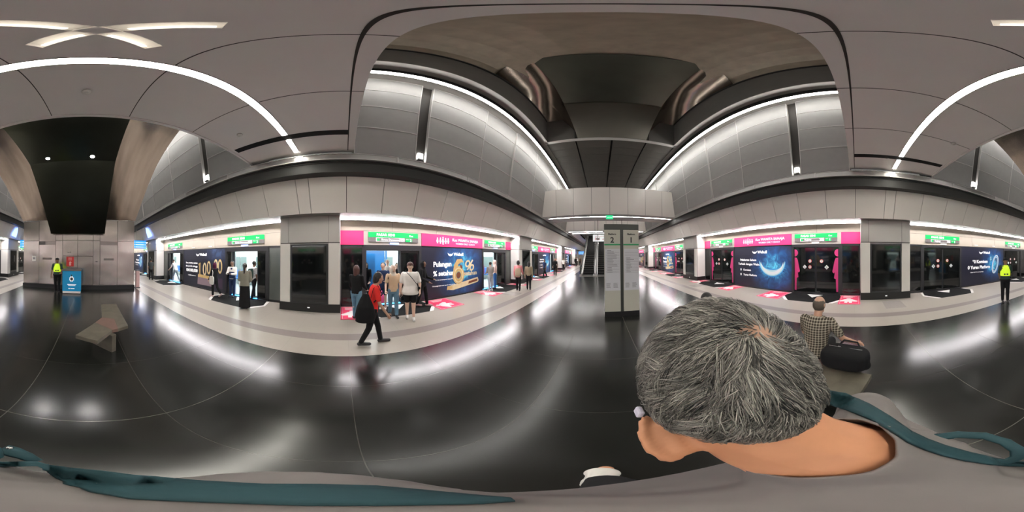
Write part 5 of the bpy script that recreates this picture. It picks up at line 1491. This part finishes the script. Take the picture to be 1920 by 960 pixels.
# --- seated people on the right bench
def check_mat():
    m = mat('checked_cloth', (.2, .2, .17), .85, spec=.2)
    nt, b_ = nodes(m)
    tc = nt.nodes.new('ShaderNodeTexCoord'); sp = nt.nodes.new('ShaderNodeSeparateXYZ'); nt.links.new(tc.outputs['Object'], sp.inputs[0])
    gx = grid_lines(nt, sp.outputs[0], .034, .012); gz = grid_lines(nt, sp.outputs[2], .034, .012); gy = grid_lines(nt, sp.outputs[1], .042, .012)
    s_ = math_node(nt, 'ADD', gx, gz); s_ = math_node(nt, 'MULTIPLY', s_, .5)
    c = mixc(nt, s_, (.055, .045, .032), (.46, .42, .33))
    nt.links.new(c, b_.inputs['Base Color'])
    return m
C_check = check_mat()
BALD = mat('grey_short_hair', (.10, .08, .06), .7, noise=.3, nscale=60)
p, J = human('seated man in brown checked shirt seen from behind, balding grey hair', (1.30, .50, 0), facing(1, -.12), 1.68, 1.06, legs=((86, 84), (86, 84)), arms=((20, 10, 50, 10), (6, 30, 38, -38)), lean=10, sit=True, nod=8, turn=-22,
             top=('short', C_check), bottom=('trousers', C_black), hair=('none', HB), skin=SK1, shoes=SHOEB, vox=.010)
q = MB(); hc_ = J['head']; q.ellipsoid(hc_ + Vector((0, .014, -.006)), (.083, .094, .094), 20, 14)
ho = remeshed(q, 'hair', [BALD], .007, 1, p)
bm = bmesh.new(); bm.from_mesh(ho.data); bmesh.ops.delete(bm, geom=[v for v in bm.verts if (v.co - hc_).z > .062 or (v.co - hc_).y < -.035], context='VERTS'); bm.to_mesh(ho.data); bm.free()
bt_ = thing('black_duffel_bag', 'large black bag on the bench beside the man in checked shirt', 'bag', (1.06, .12, .47), R(75))
q = MB(); rbox(q, (0, 0, .13), (.26, .15, .15), e=.6); q.capsule((-.2, 0, .05), (.2, .03, .03), .07, .05); remeshed(q, 'bag_body', [C_black], .012, 3, bt_)
q = MB(); q.tube([(-.15, -.08, .22), (-.10, -.12, .30), (.05, -.12, .31), (.12, -.08, .22)], .012, 8); q.build('handle', C_black, bt_, smooth=True)
q = MB(); q.tube([(-.18, .0, .275), (.18, .0, .275)], .004, 6); q.box(.05, .08, -.005, .005, .27, .285); q.build('zipper', M_rail, bt_)
p, J = human('seated person with black hair, mostly hidden behind the grey haired head', (.80, 1.86, 0), facing(1, .2), 1.66, 1.0, legs=((86, 84), (86, 84)), arms=((30, 6, 60, 10), (30, 6, 60, 10)), sit=True, top=('long', C_navy), bottom=('trousers', C_black), hair=('short', HB), skin=SK1, vox=.015)
t = thing('yellow_packet', 'yellow and red snack packet on the bench beside the checked shirt', 'packet', (1.18, .86, .45), R(20))
q = MB(); rbox(q, (0, 0, .13), (.10, .05, .13), e=.6); q.build('packet_body', mat('yellow_foil', (.75, .48, .04), .35), t, smooth=True)
q = MB(); q.prism([(.05 * math.cos(2 * PI * i / 12), .10 + .05 * math.sin(2 * PI * i / 12)) for i in range(12)], 'y', -.054, -.048); q.build('red_patch', M_red, t)

# ================================================================ foreground man (back of his head next to the camera)
FM = CAM + Vector((.1224, .1345, -.160))       # centre of the cranium
t = thing('person', 'grey haired man in grey shirt right beside the camera, seen from behind and above', 'person', (FM.x, FM.y, 0), 0)
hz = FM.z
def P(x, y, z): return Vector((x, y, hz + z))
SKF = mat('skin_foreground', (.66, .31, .165), .5, noise=.10, nscale=30, bump=.06)
HRX, HRY, HRZ = .081, .101, .097
SHY = -.155                                  # the shoulders sit behind the head, which is carried forward
SPINE = [(.84, -.10), (1.0, -.10), (1.15, -.115), (1.28, -.14), (1.38, SHY), (1.43, SHY)]
DROP = hz - 1.665
q = MB()
q.ellipsoid(P(0, 0, 0), (HRX, HRY, HRZ), 32, 22)
q.ellipsoid(P(0, .035, -.055), (.060, .060, .075), 24, 16)            # face and jaw
q.capsule(P(0, .075, -.095), P(0, .085, -.105), .028, .022)
q.capsule(P(0, .095, -.02), P(0, .110, -.045), .008, .013)
q.ellipsoid(P(0, .086, .01), (.05, .02, .012), 16, 8)
q.capsule(P(0, -.030, -.06), P(0, -.095, -.160), .062, .064)           # neck
q.capsule(P(0, -.095, -.150), P(0, -.14, -.215), .064, .078)
q.capsule(P(-.04, -.14, -.215), P(-.14, SHY, -.275), .052, .046); q.capsule(P(.04, -.14, -.215), P(.15, SHY, -.275), .052, .046)
q.loft([((0, y, z), rx, ry) for (z, y), rx, ry in zip(SPINE, (.14, .15, .16, .165, .15, .10), (.10, .112, .112, .10, .078, .06))], 28)
for sx in (-1, 1):
    sho = Vector((sx * .180, SHY, hz - .300)); elb = Vector((sx * .200, -.16, 1.06)); wr = Vector((sx * .17, -.15, .82))
    q.capsule(sho, elb, .046, .038); q.capsule(elb, wr, .038, .026); q.capsule(wr, wr + Vector((0, .005, -.07)), .026, .030)
    hip = Vector((sx * .09, -.08, .90)); foot_y = .225 if sx < 0 else -.05
    knee = Vector((sx * .10, foot_y * .25 - .02, .48)); ank = Vector((sx * .125, foot_y - .02, .075))
    q.capsule(hip, knee, .085, .055); q.capsule(knee, ank, .055, .037); q.capsule(ank + Vector((0, -.03, -.03)), ank + Vector((0, .15, -.045)), .035, .026)
# ears (the head is bowed, so they slant back towards the lobe)
for sx in (-1, 1):
    c = P(sx * .086, -.026, -.076)
    eu = Vector((0, .66, .75)).normalized(); ev = Vector((sx * .72, -.50, .42)); ev = (ev - eu * ev.dot(eu)).normalized(); ew = eu.cross(ev)
    M3 = Matrix((eu, ev, ew)).transposed()
    q.ellipsoid(c + ev * .003, (.036, .013, .0045), 18, 12, rot=M3)
    pts = [c + eu * .036 * math.sin(R(-70) + R(300) * i / 18) + ev * (.002 + .013 * math.cos(R(-70) + R(300) * i / 18)) for i in range(19)]
    for a, b_ in zip(pts[:-1], pts[1:]): q.capsule(a, b_, .0042, .0042, 8)
    q.ellipsoid(c - eu * .036 + ev * .001, (.010, .011, .007), 10, 8, rot=M3)
    q.capsule(c + Vector((-sx * .010, 0, 0)) + eu * .02, c + Vector((-sx * .010, 0, 0)) - eu * .025, .011, .012)
body = remeshed(q, 'body', [SKF], .0045, 2, t)
q = MB()
for sx in (-1, 1):
    wr = Vector((sx * .17, -.145, .75)); d2 = Vector((0, .05, -1)).normalized(); side = Vector((0, 1, .15)).normalized(); inw = Vector((-sx, 0, 0))
    for o_, l_ in ((-.026, .062), (-.009, .074), (.009, .080), (.026, .070)):
        st = wr - side * o_; m1 = st + d2 * l_ * .5; m2 = m1 + (d2 * .75 + inw * .65) * l_ * .5
        q.tube([st - d2 * .02, st, m1, m2], [.009, .009, .008, .006], 8)
    st = wr - d2 * .04 + side * .022
    q.tube([st, st + (d2 * .6 + side * .8) * .036, st + (d2 * 1.3 + side * .75) * .050], [.011, .010, .007], 8)
fmh = q.mesh('f', [SKF], True); bm = bmesh.new(); bm.from_mesh(body.data); bm.from_mesh(fmh)
for f in bm.faces: f.smooth = True
bm.to_mesh(body.data); bm.free()
q = MB()
for sx in (-1, 1): q.ellipsoid(P(sx * .030, .084, -.012), (.013, .011, .010), 12, 8, 0); q.ellipsoid(P(sx * .030, .0925, -.012), (.006, .004, .006), 10, 6, 1)
q.build('eyes', [EYEW, EYED], t, smooth=True)
q = MB(); q.tube([P(-.022, .088, -.073), P(0, .096, -.072), P(.022, .088, -.073)], .005, 8); q.build('mouth', LIP, t, smooth=True)
# shirt
SHF = mat('grey_shirt_cloth', (.215, .195, .185), .9, noise=.10, nscale=5, bump=.25, spec=.15)
nt_, bb_ = nodes(SHF); tc_ = nt_.nodes.new('ShaderNodeTexCoord'); wv_ = nt_.nodes.new('ShaderNodeTexWave'); wv_.inputs['Scale'].default_value = 3.2; wv_.inputs['Distortion'].default_value = 6; wv_.inputs['Detail'].default_value = 2; wv_.inputs['Detail Scale'].default_value = .8
nt_.links.new(tc_.outputs['Object'], wv_.inputs['Vector']); bp_ = nt_.nodes.new('ShaderNodeBump'); bp_.inputs['Strength'].default_value = .5; bp_.inputs['Distance'].default_value = .012
nt_.links.new(wv_.outputs['Fac'], bp_.inputs['Height']); lk_ = bb_.inputs['Normal'].links[0].from_socket; nt_.links.new(lk_, bp_.inputs['Normal']); nt_.links.new(bp_.outputs['Normal'], bb_.inputs['Normal'])
q = MB()
q.loft([((0, y, z), rx, ry) for (z, y), rx, ry in zip(SPINE, (.165, .170, .178, .190, .185, .12), (.125, .135, .132, .120, .100, .08))] , 32)
for sx in (-1, 1):
    q.capsule(P(sx * .055, -.145, -.222), P(sx * .160, SHY, -.285), .058, .064)
    sho = Vector((sx * (.178 if sx < 0 else .205), SHY, hz - .305)); elb = Vector((sx * .205, -.13, 1.06)); q.capsule(sho, sho.lerp(elb, .8), .064, .060)
q.capsule(P(0, -.12, -.165), P(0, -.145, -.230), .074, .096)
shirt = remeshed(q, 'shirt', [SHF], .006, 4, t)
# open the neckline around the neck: everything inside a slanted oval above the collar bone
bm = bmesh.new(); bm.from_mesh(shirt.data)
import bmesh as _b
NCK = Vector((0, -.112, hz - .140)); NN = Vector((0, .50, .86)).normalized()   # collar plane, high at the nape
geom = bm.verts[:] + bm.edges[:] + bm.faces[:]
bmesh.ops.bisect_plane(bm, geom=geom, plane_co=NCK, plane_no=NN, clear_outer=True)
bm.to_mesh(shirt.data); bm.free()
so = shirt.modifiers.new('s', 'SOLIDIFY'); so.thickness = .003
# collar seam
q = MB(); pts = []
for i in range(33):
    a = 2 * PI * i / 32; pts.append(Vector((.090 * math.cos(a), -.062 + .094 * math.sin(a), hz - .208 - .012 * math.sin(a) - .022 * abs(math.cos(a)))))
# trousers and shoes
q = MB(); q.loft([((0, -.10, .82), .16, .12), ((0, -.10, .98), .16, .12)], 24)
for sx in (-1, 1):
    hip = Vector((sx * .09, -.08, .90)); foot_y = .225 if sx < 0 else -.05
    knee = Vector((sx * .10, foot_y * .25 - .02, .48)); ank = Vector((sx * .125, foot_y - .02, .075))
    q.capsule(hip, knee, .092, .064); q.capsule(knee, ank + Vector((0, 0, .05)), .064, .050)
remeshed(q, 'trousers', [cloth('charcoal_trousers', (.025, .025, .025))], .014, 2, t)
for sx in (-1, 1):
    foot_y = .225 if sx < 0 else -.05
    q = MB(); c = Vector((sx * .136, foot_y, 0))
    q.capsule(c + Vector((0, -.06, .055)), c + Vector((0, .08, .045)), .045, .042); q.ellipsoid(c + Vector((0, .075, .045)), (.052, .062, .04), 16, 10); q.capsule(c + Vector((0, -.05, .09)), c + Vector((0, -.02, .10)), .045, .045)
    q.capsule(c + Vector((0, -.055, .03)), c + Vector((0, .085, .028)), .042, .042)
    remeshed(q, 'shoe', [mat('white_shoe', (.80, .78, .70), .4)], .008, 2, t)
# earpiece / spectacle temple at the left ear
q = MB(); q.box(-.003, .003, -.008, .006, -.006, .006); sp_ = q.build('ear_clip', mat('pale_plastic', (.75, .73, .85), .3), t, bevel=.002); sp_.location = P(-.091, .006, -.044); sp_.rotation_euler = (0, R(15), 0)

# ---- hair: dark base cap plus several thousand strands growing out of a crown whorl
import numpy as np
nr = np.random.RandomState(3)
RAD = np.array([HRX, HRY, HRZ]); C0 = np.array([0, 0, hz])
whorl = np.array([.0, -.50, .87]); whorl = whorl / np.linalg.norm(whorl)
def hairline(u):
    """how far inside the hair region a unit direction lies (positive = hair)"""
    x, y, z = u[..., 0], u[..., 1], u[..., 2]
    # bottom boundary: low at the nape, above the ears at the sides, forehead in front
    bot = np.where(y < 0, -.90 + .62 * np.clip(1 + y / 1.0, 0, 1) ** 1.8, -.28 + .90 * np.clip(y, 0, 1) ** 1.2)
    return z - bot
HAIRCAP = mat('hair_base', (.075, .068, .058), .8, noise=.4, nscale=70)
q = MB(); seg, rings = 56, 40
vs = []; keep = {}
fs = []
U = []
for i in range(rings + 1):
    th = PI * i / rings
    for k in range(seg):
        ph = 2 * PI * k / seg
        u = (math.sin(th) * math.cos(ph), math.sin(th) * math.sin(ph), math.cos(th)); U.append(u)
Ua = np.array(U); hl = hairline(Ua)
pos = C0 + Ua * (RAD + .0022)
for i in range(rings):
    for k in range(seg):
        a = i * seg + k; b_ = i * seg + (k + 1) % seg; f = (a, a + seg, b_ + seg, b_)
        if all(hl[j] > -.02 for j in f): fs.append(f)
q.add([tuple(v) for v in pos], fs)
cap_o = q.build('hair_cap', HAIRCAP, t, smooth=True)
nt_, bb_ = nodes(HAIRCAP)
# thin patch of scalp at the whorl: skin colour showing through
geo = nt_.nodes.new('ShaderNodeTexCoord'); mp_ = nt_.nodes.new('ShaderNodeMapping')
wp = C0 + whorl * RAD
mp_.inputs['Location'].default_value = tuple(-wp)
nt_.links.new(geo.outputs['Object'], mp_.inputs['Vector'])
ln = nt_.nodes.new('ShaderNodeVectorMath'); ln.operation = 'LENGTH'; nt_.links.new(mp_.outputs[0], ln.inputs[0])
mr = nt_.nodes.new('ShaderNodeMapRange'); mr.inputs['From Min'].default_value = .012; mr.inputs['From Max'].default_value = .044; mr.inputs['To Min'].default_value = 1; mr.inputs['To Max'].default_value = 0
nt_.links.new(ln.outputs['Value'], mr.inputs['Value'])
lk = bb_.inputs['Base Color'].links[0]; src = lk.from_socket
nt_.links.new(mixc(nt_, mr.outputs[0], src, (.42, .25, .17)), bb_.inputs['Base Color'])

NS = 32000
u = nr.normal(size=(NS * 3, 3)); u /= np.linalg.norm(u, axis=1)[:, None]
u = u[hairline(u) > 0][:NS]
dw = np.linalg.norm(u - whorl, axis=1)
w2 = np.array([.06, -.80, .60]); w2 /= np.linalg.norm(w2)
ab_ = w2 - whorl; tt_ = np.clip(((u - whorl) @ ab_) / (ab_ @ ab_), 0, 1); dw = np.linalg.norm(u - (whorl + tt_[:, None] * ab_), axis=1) + .10 * tt_
u = u[(dw > .17) | (nr.rand(len(u)) < .10 + 4.5 * dw ** 1.2 * .8)]
n_ = len(u)
# flow field away from the whorl, with swirl and clumps
def flow(u):
    d = u - whorl
    tan = d - u * np.sum(d * u, axis=1)[:, None]
    tan /= (np.linalg.norm(tan, axis=1)[:, None] + 1e-6)
    dist = np.linalg.norm(d, axis=1)
    sw = np.cross(u, tan)
    ang = np.radians(38) * np.exp(-dist * 1.6) + np.radians(6)
    t2 = tan * np.cos(ang)[:, None] + sw * np.sin(ang)[:, None]
    return t2
fl_ = flow(u)
K = 1700
cc = nr.normal(size=(K, 3)); cc /= np.linalg.norm(cc, axis=1)[:, None]
cid = np.argmax(u @ cc.T, axis=1)
ca_ = nr.normal(0, .42, size=K); cang = ca_[cid] + nr.normal(0, .16, size=n_)
fc_ = flow(cc); fc_ = fc_ * np.cos(ca_)[:, None] + np.cross(cc, fc_) * np.sin(ca_)[:, None]; CCd = cc[cid]; FCd = fc_[cid]
fl_ = fl_ * np.cos(cang)[:, None] + np.cross(u, fl_) * np.sin(cang)[:, None]
low = np.clip(hairline(u) / .5, 0, 1)
Ls_ = (.014 + .014 * low) * nr.uniform(.7, 1.25, n_)
S = 5
side = np.cross(u, fl_)
V = np.zeros((n_, S, 3, 3))
lift0 = (.55 * nr.uniform(.1, 1.0, K)[cid] + .45 * nr.uniform(.2, 1.0, n_)) * (.35 + .65 * low)
curl = nr.normal(0, .35, n_)
for si in range(S):
    f = si / (S - 1)
    ar = (f * Ls_ / .09)
    d = fl_ * np.cos(curl * f)[:, None] + side * np.sin(curl * f)[:, None]
    dirv = u + d * ar[:, None]
    tgt = CCd + FCd * (ar[:, None] * 1.15)
    dirv = dirv * (1 - .62 * f ** 1.3) + tgt * (.62 * f ** 1.3)
    dirv /= np.linalg.norm(dirv, axis=1)[:, None]
    hgt = .0015 + (.0115 * lift0) * np.sin(f * 1.9) 
    ctr = C0 + dirv * (RAD + hgt[:, None])
    wd = (.00060 * (1 - f) + .00014)
    sd = np.cross(dirv, d); sd /= np.linalg.norm(sd, axis=1)[:, None]
    V[:, si, 0] = ctr + sd * wd; V[:, si, 1] = ctr - sd * wd; V[:, si, 2] = ctr + dirv * wd * 1.2
verts = V.reshape(-1, 3)
base = (np.arange(n_) * S * 3)[:, None, None, None]
quads = []
for si in range(S - 1):
    for e in range(3):
        a = si * 3 + e; b_ = si * 3 + (e + 1) % 3
        quads.append((a, b_, b_ + 3, a + 3))
quads = np.array(quads)[None] + (np.arange(n_) * S * 3)[:, None, None]
quads = quads.reshape(-1, 4)
me = bpy.data.meshes.new('hair_strands')
me.vertices.add(len(verts)); me.vertices.foreach_set('co', verts.ravel())
me.loops.add(len(quads) * 4); me.loops.foreach_set('vertex_index', quads.ravel().astype(np.int32))
me.polygons.add(len(quads)); me.polygons.foreach_set('loop_start', (np.arange(len(quads)) * 4).astype(np.int32))
me.polygons.foreach_set('use_smooth', [True] * len(quads))
me.update(calc_edges=True)
at = me.color_attributes.new('shade', 'FLOAT_COLOR', 'POINT')
g_ = nr.rand(n_)
cl_ = nr.rand(K)[cid]
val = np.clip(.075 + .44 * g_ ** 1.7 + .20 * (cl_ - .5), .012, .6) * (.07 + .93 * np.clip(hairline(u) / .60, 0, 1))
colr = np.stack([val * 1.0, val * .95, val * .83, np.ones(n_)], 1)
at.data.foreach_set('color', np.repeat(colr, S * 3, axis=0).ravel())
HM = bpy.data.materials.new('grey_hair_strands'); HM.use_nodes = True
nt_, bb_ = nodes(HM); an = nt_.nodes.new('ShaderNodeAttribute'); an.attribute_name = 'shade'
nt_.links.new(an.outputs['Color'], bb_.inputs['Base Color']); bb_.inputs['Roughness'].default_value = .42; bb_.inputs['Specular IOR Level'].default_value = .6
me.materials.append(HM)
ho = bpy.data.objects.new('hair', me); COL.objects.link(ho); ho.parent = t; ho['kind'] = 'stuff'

# ---- teal strap across the back and its looped end
STM = mat('teal_webbing', (.014, .055, .065), .75, noise=.25, nscale=30, bump=.3)
st_t = thing('shoulder_strap_bag', 'teal webbing bag strap over the right shoulder and across the back of the grey shirt', 'strap', (FM.x, FM.y, 0), 0)
from mathutils.bvhtree import BVHTree
sm = shirt.data; bv = BVHTree.FromPolygons([v.co for v in sm.vertices], [tuple(p.vertices) for p in sm.polygons])
ORG = CAM - Vector((FM.x, FM.y, 0))
def sdir(az, el):
    v = Vector((math.sin(R(az)) * math.cos(R(el)), math.cos(R(az)) * math.cos(R(el)), math.sin(R(el))))
    return v
def lay(rows, off=.007):
    """rows of (azimuth, upper elevation, lower elevation) seen from the lens: where the strap lies on the shirt, in metres"""
    dense = []
    for a_, b_ in zip(rows[:-1], rows[1:]):
        for k in range(5): dense.append(tuple(a_[i] + (b_[i] - a_[i]) * k / 5 for i in range(3)))
    rows = dense + [rows[-1]]
    out = []
    for az, e0, e1 in rows:
        row = []
        for k in range(5):
            d = sdir(az, e0 + (e1 - e0) * k / 4)
            h, n, i_, dist = bv.ray_cast(ORG, d)
            row.append([d, dist])
        out.append(row)
    # fill misses from neighbours and smooth
    flat = [c[1] for r_ in out for c in r_ if c[1]]
    mean = sum(flat) / max(1, len(flat))
    for a in range(len(out)):
        for k in range(5):
            if out[a][k][1] is None:
                cand = [out[a2][k2][1] for a2 in range(max(0, a - 2), min(len(out), a + 3)) for k2 in range(5) if out[a2][k2][1]]
                out[a][k].append(sum(cand) / len(cand) if cand else mean)
            else: out[a][k].append(out[a][k][1])
    return [[ORG + c[0] * (c[2] - off) for c in r_] for r_ in out]
def ribbon(rows, name, m, parent):
    pts = lay(rows); q = MB(); vs = [p for r_ in pts for p in r_]; fs = []
    for a in range(len(pts) - 1):
        for k in range(4): fs.append((a * 5 + k, a * 5 + k + 1, a * 5 + k + 6, a * 5 + k + 5))
    q.add(vs, fs); o = q.build(name, m, parent, smooth=True)
    so_ = o.modifiers.new('s', 'SOLIDIFY'); so_.thickness = .004; so_.offset = 0
    return o
def px(rows):
    return [((a - 1126.5) * 3 / 16, (480 - u_) * 3 / 16, (480 - l_) * 3 / 16) for a, u_, l_ in rows]
ribbon(px([(1520, 728, 752), (1540, 732, 758), (1585, 740, 771), (1630, 760, 788), (1670, 784, 808), (1710, 812, 833), (1740, 826, 846), (1775, 838, 857), (1820, 850, 867), (1870, 861, 874), (1920, 868, 876), (1965, 866, 876), (2000, 866, 875), (2020, 872, 884), (2060, 877, 906), (2120, 882, 922), (2200, 891, 934), (2300, 899, 938), (2420, 905, 942), (2520, 905, 945), (2620, 908, 945), (2700, 916, 944), (2790, 926, 942), (2850, 932, 938)]), 'strap', STM, st_t)

# loose loop of strap and buckle standing off the shoulder blade
q = MB()
loop = [(1735, 832), (1760, 822), (1800, 817), (1850, 819), (1890, 830), (1915, 845), (1918, 858), (1895, 868), (1850, 864), (1800, 853), (1750, 842)]
pts = []
for i, (a, b_) in enumerate(loop):
    d = sdir((a - 1126.5) * 3 / 16, (480 - b_) * 3 / 16); pts.append(ORG + d * (.385 if i < 6 else .40))
q.tube(pts + [pts[0]], .0085, 8, flat=.4); q.build('strap_loop', STM, st_t, smooth=True)
q = MB()
pts2 = [ORG + sdir((a - 1126.5) * 3 / 16, (480 - b_) * 3 / 16) * .42 for a, b_ in ((1930, 842), (1950, 848), (1975, 856), (2000, 866))]
q.tube(pts2, [.012, .013, .010, .006], 8, flat=.4); q.build('strap_tail', STM, st_t, smooth=True)
q = MB(); q.ellipsoid(ORG + sdir((1944 - 1126.5) * 3 / 16, (480 - 841) * 3 / 16) * .40, (.004, .004, .003), 10, 6); q.build('stud', M_chrome, st_t, smooth=True)
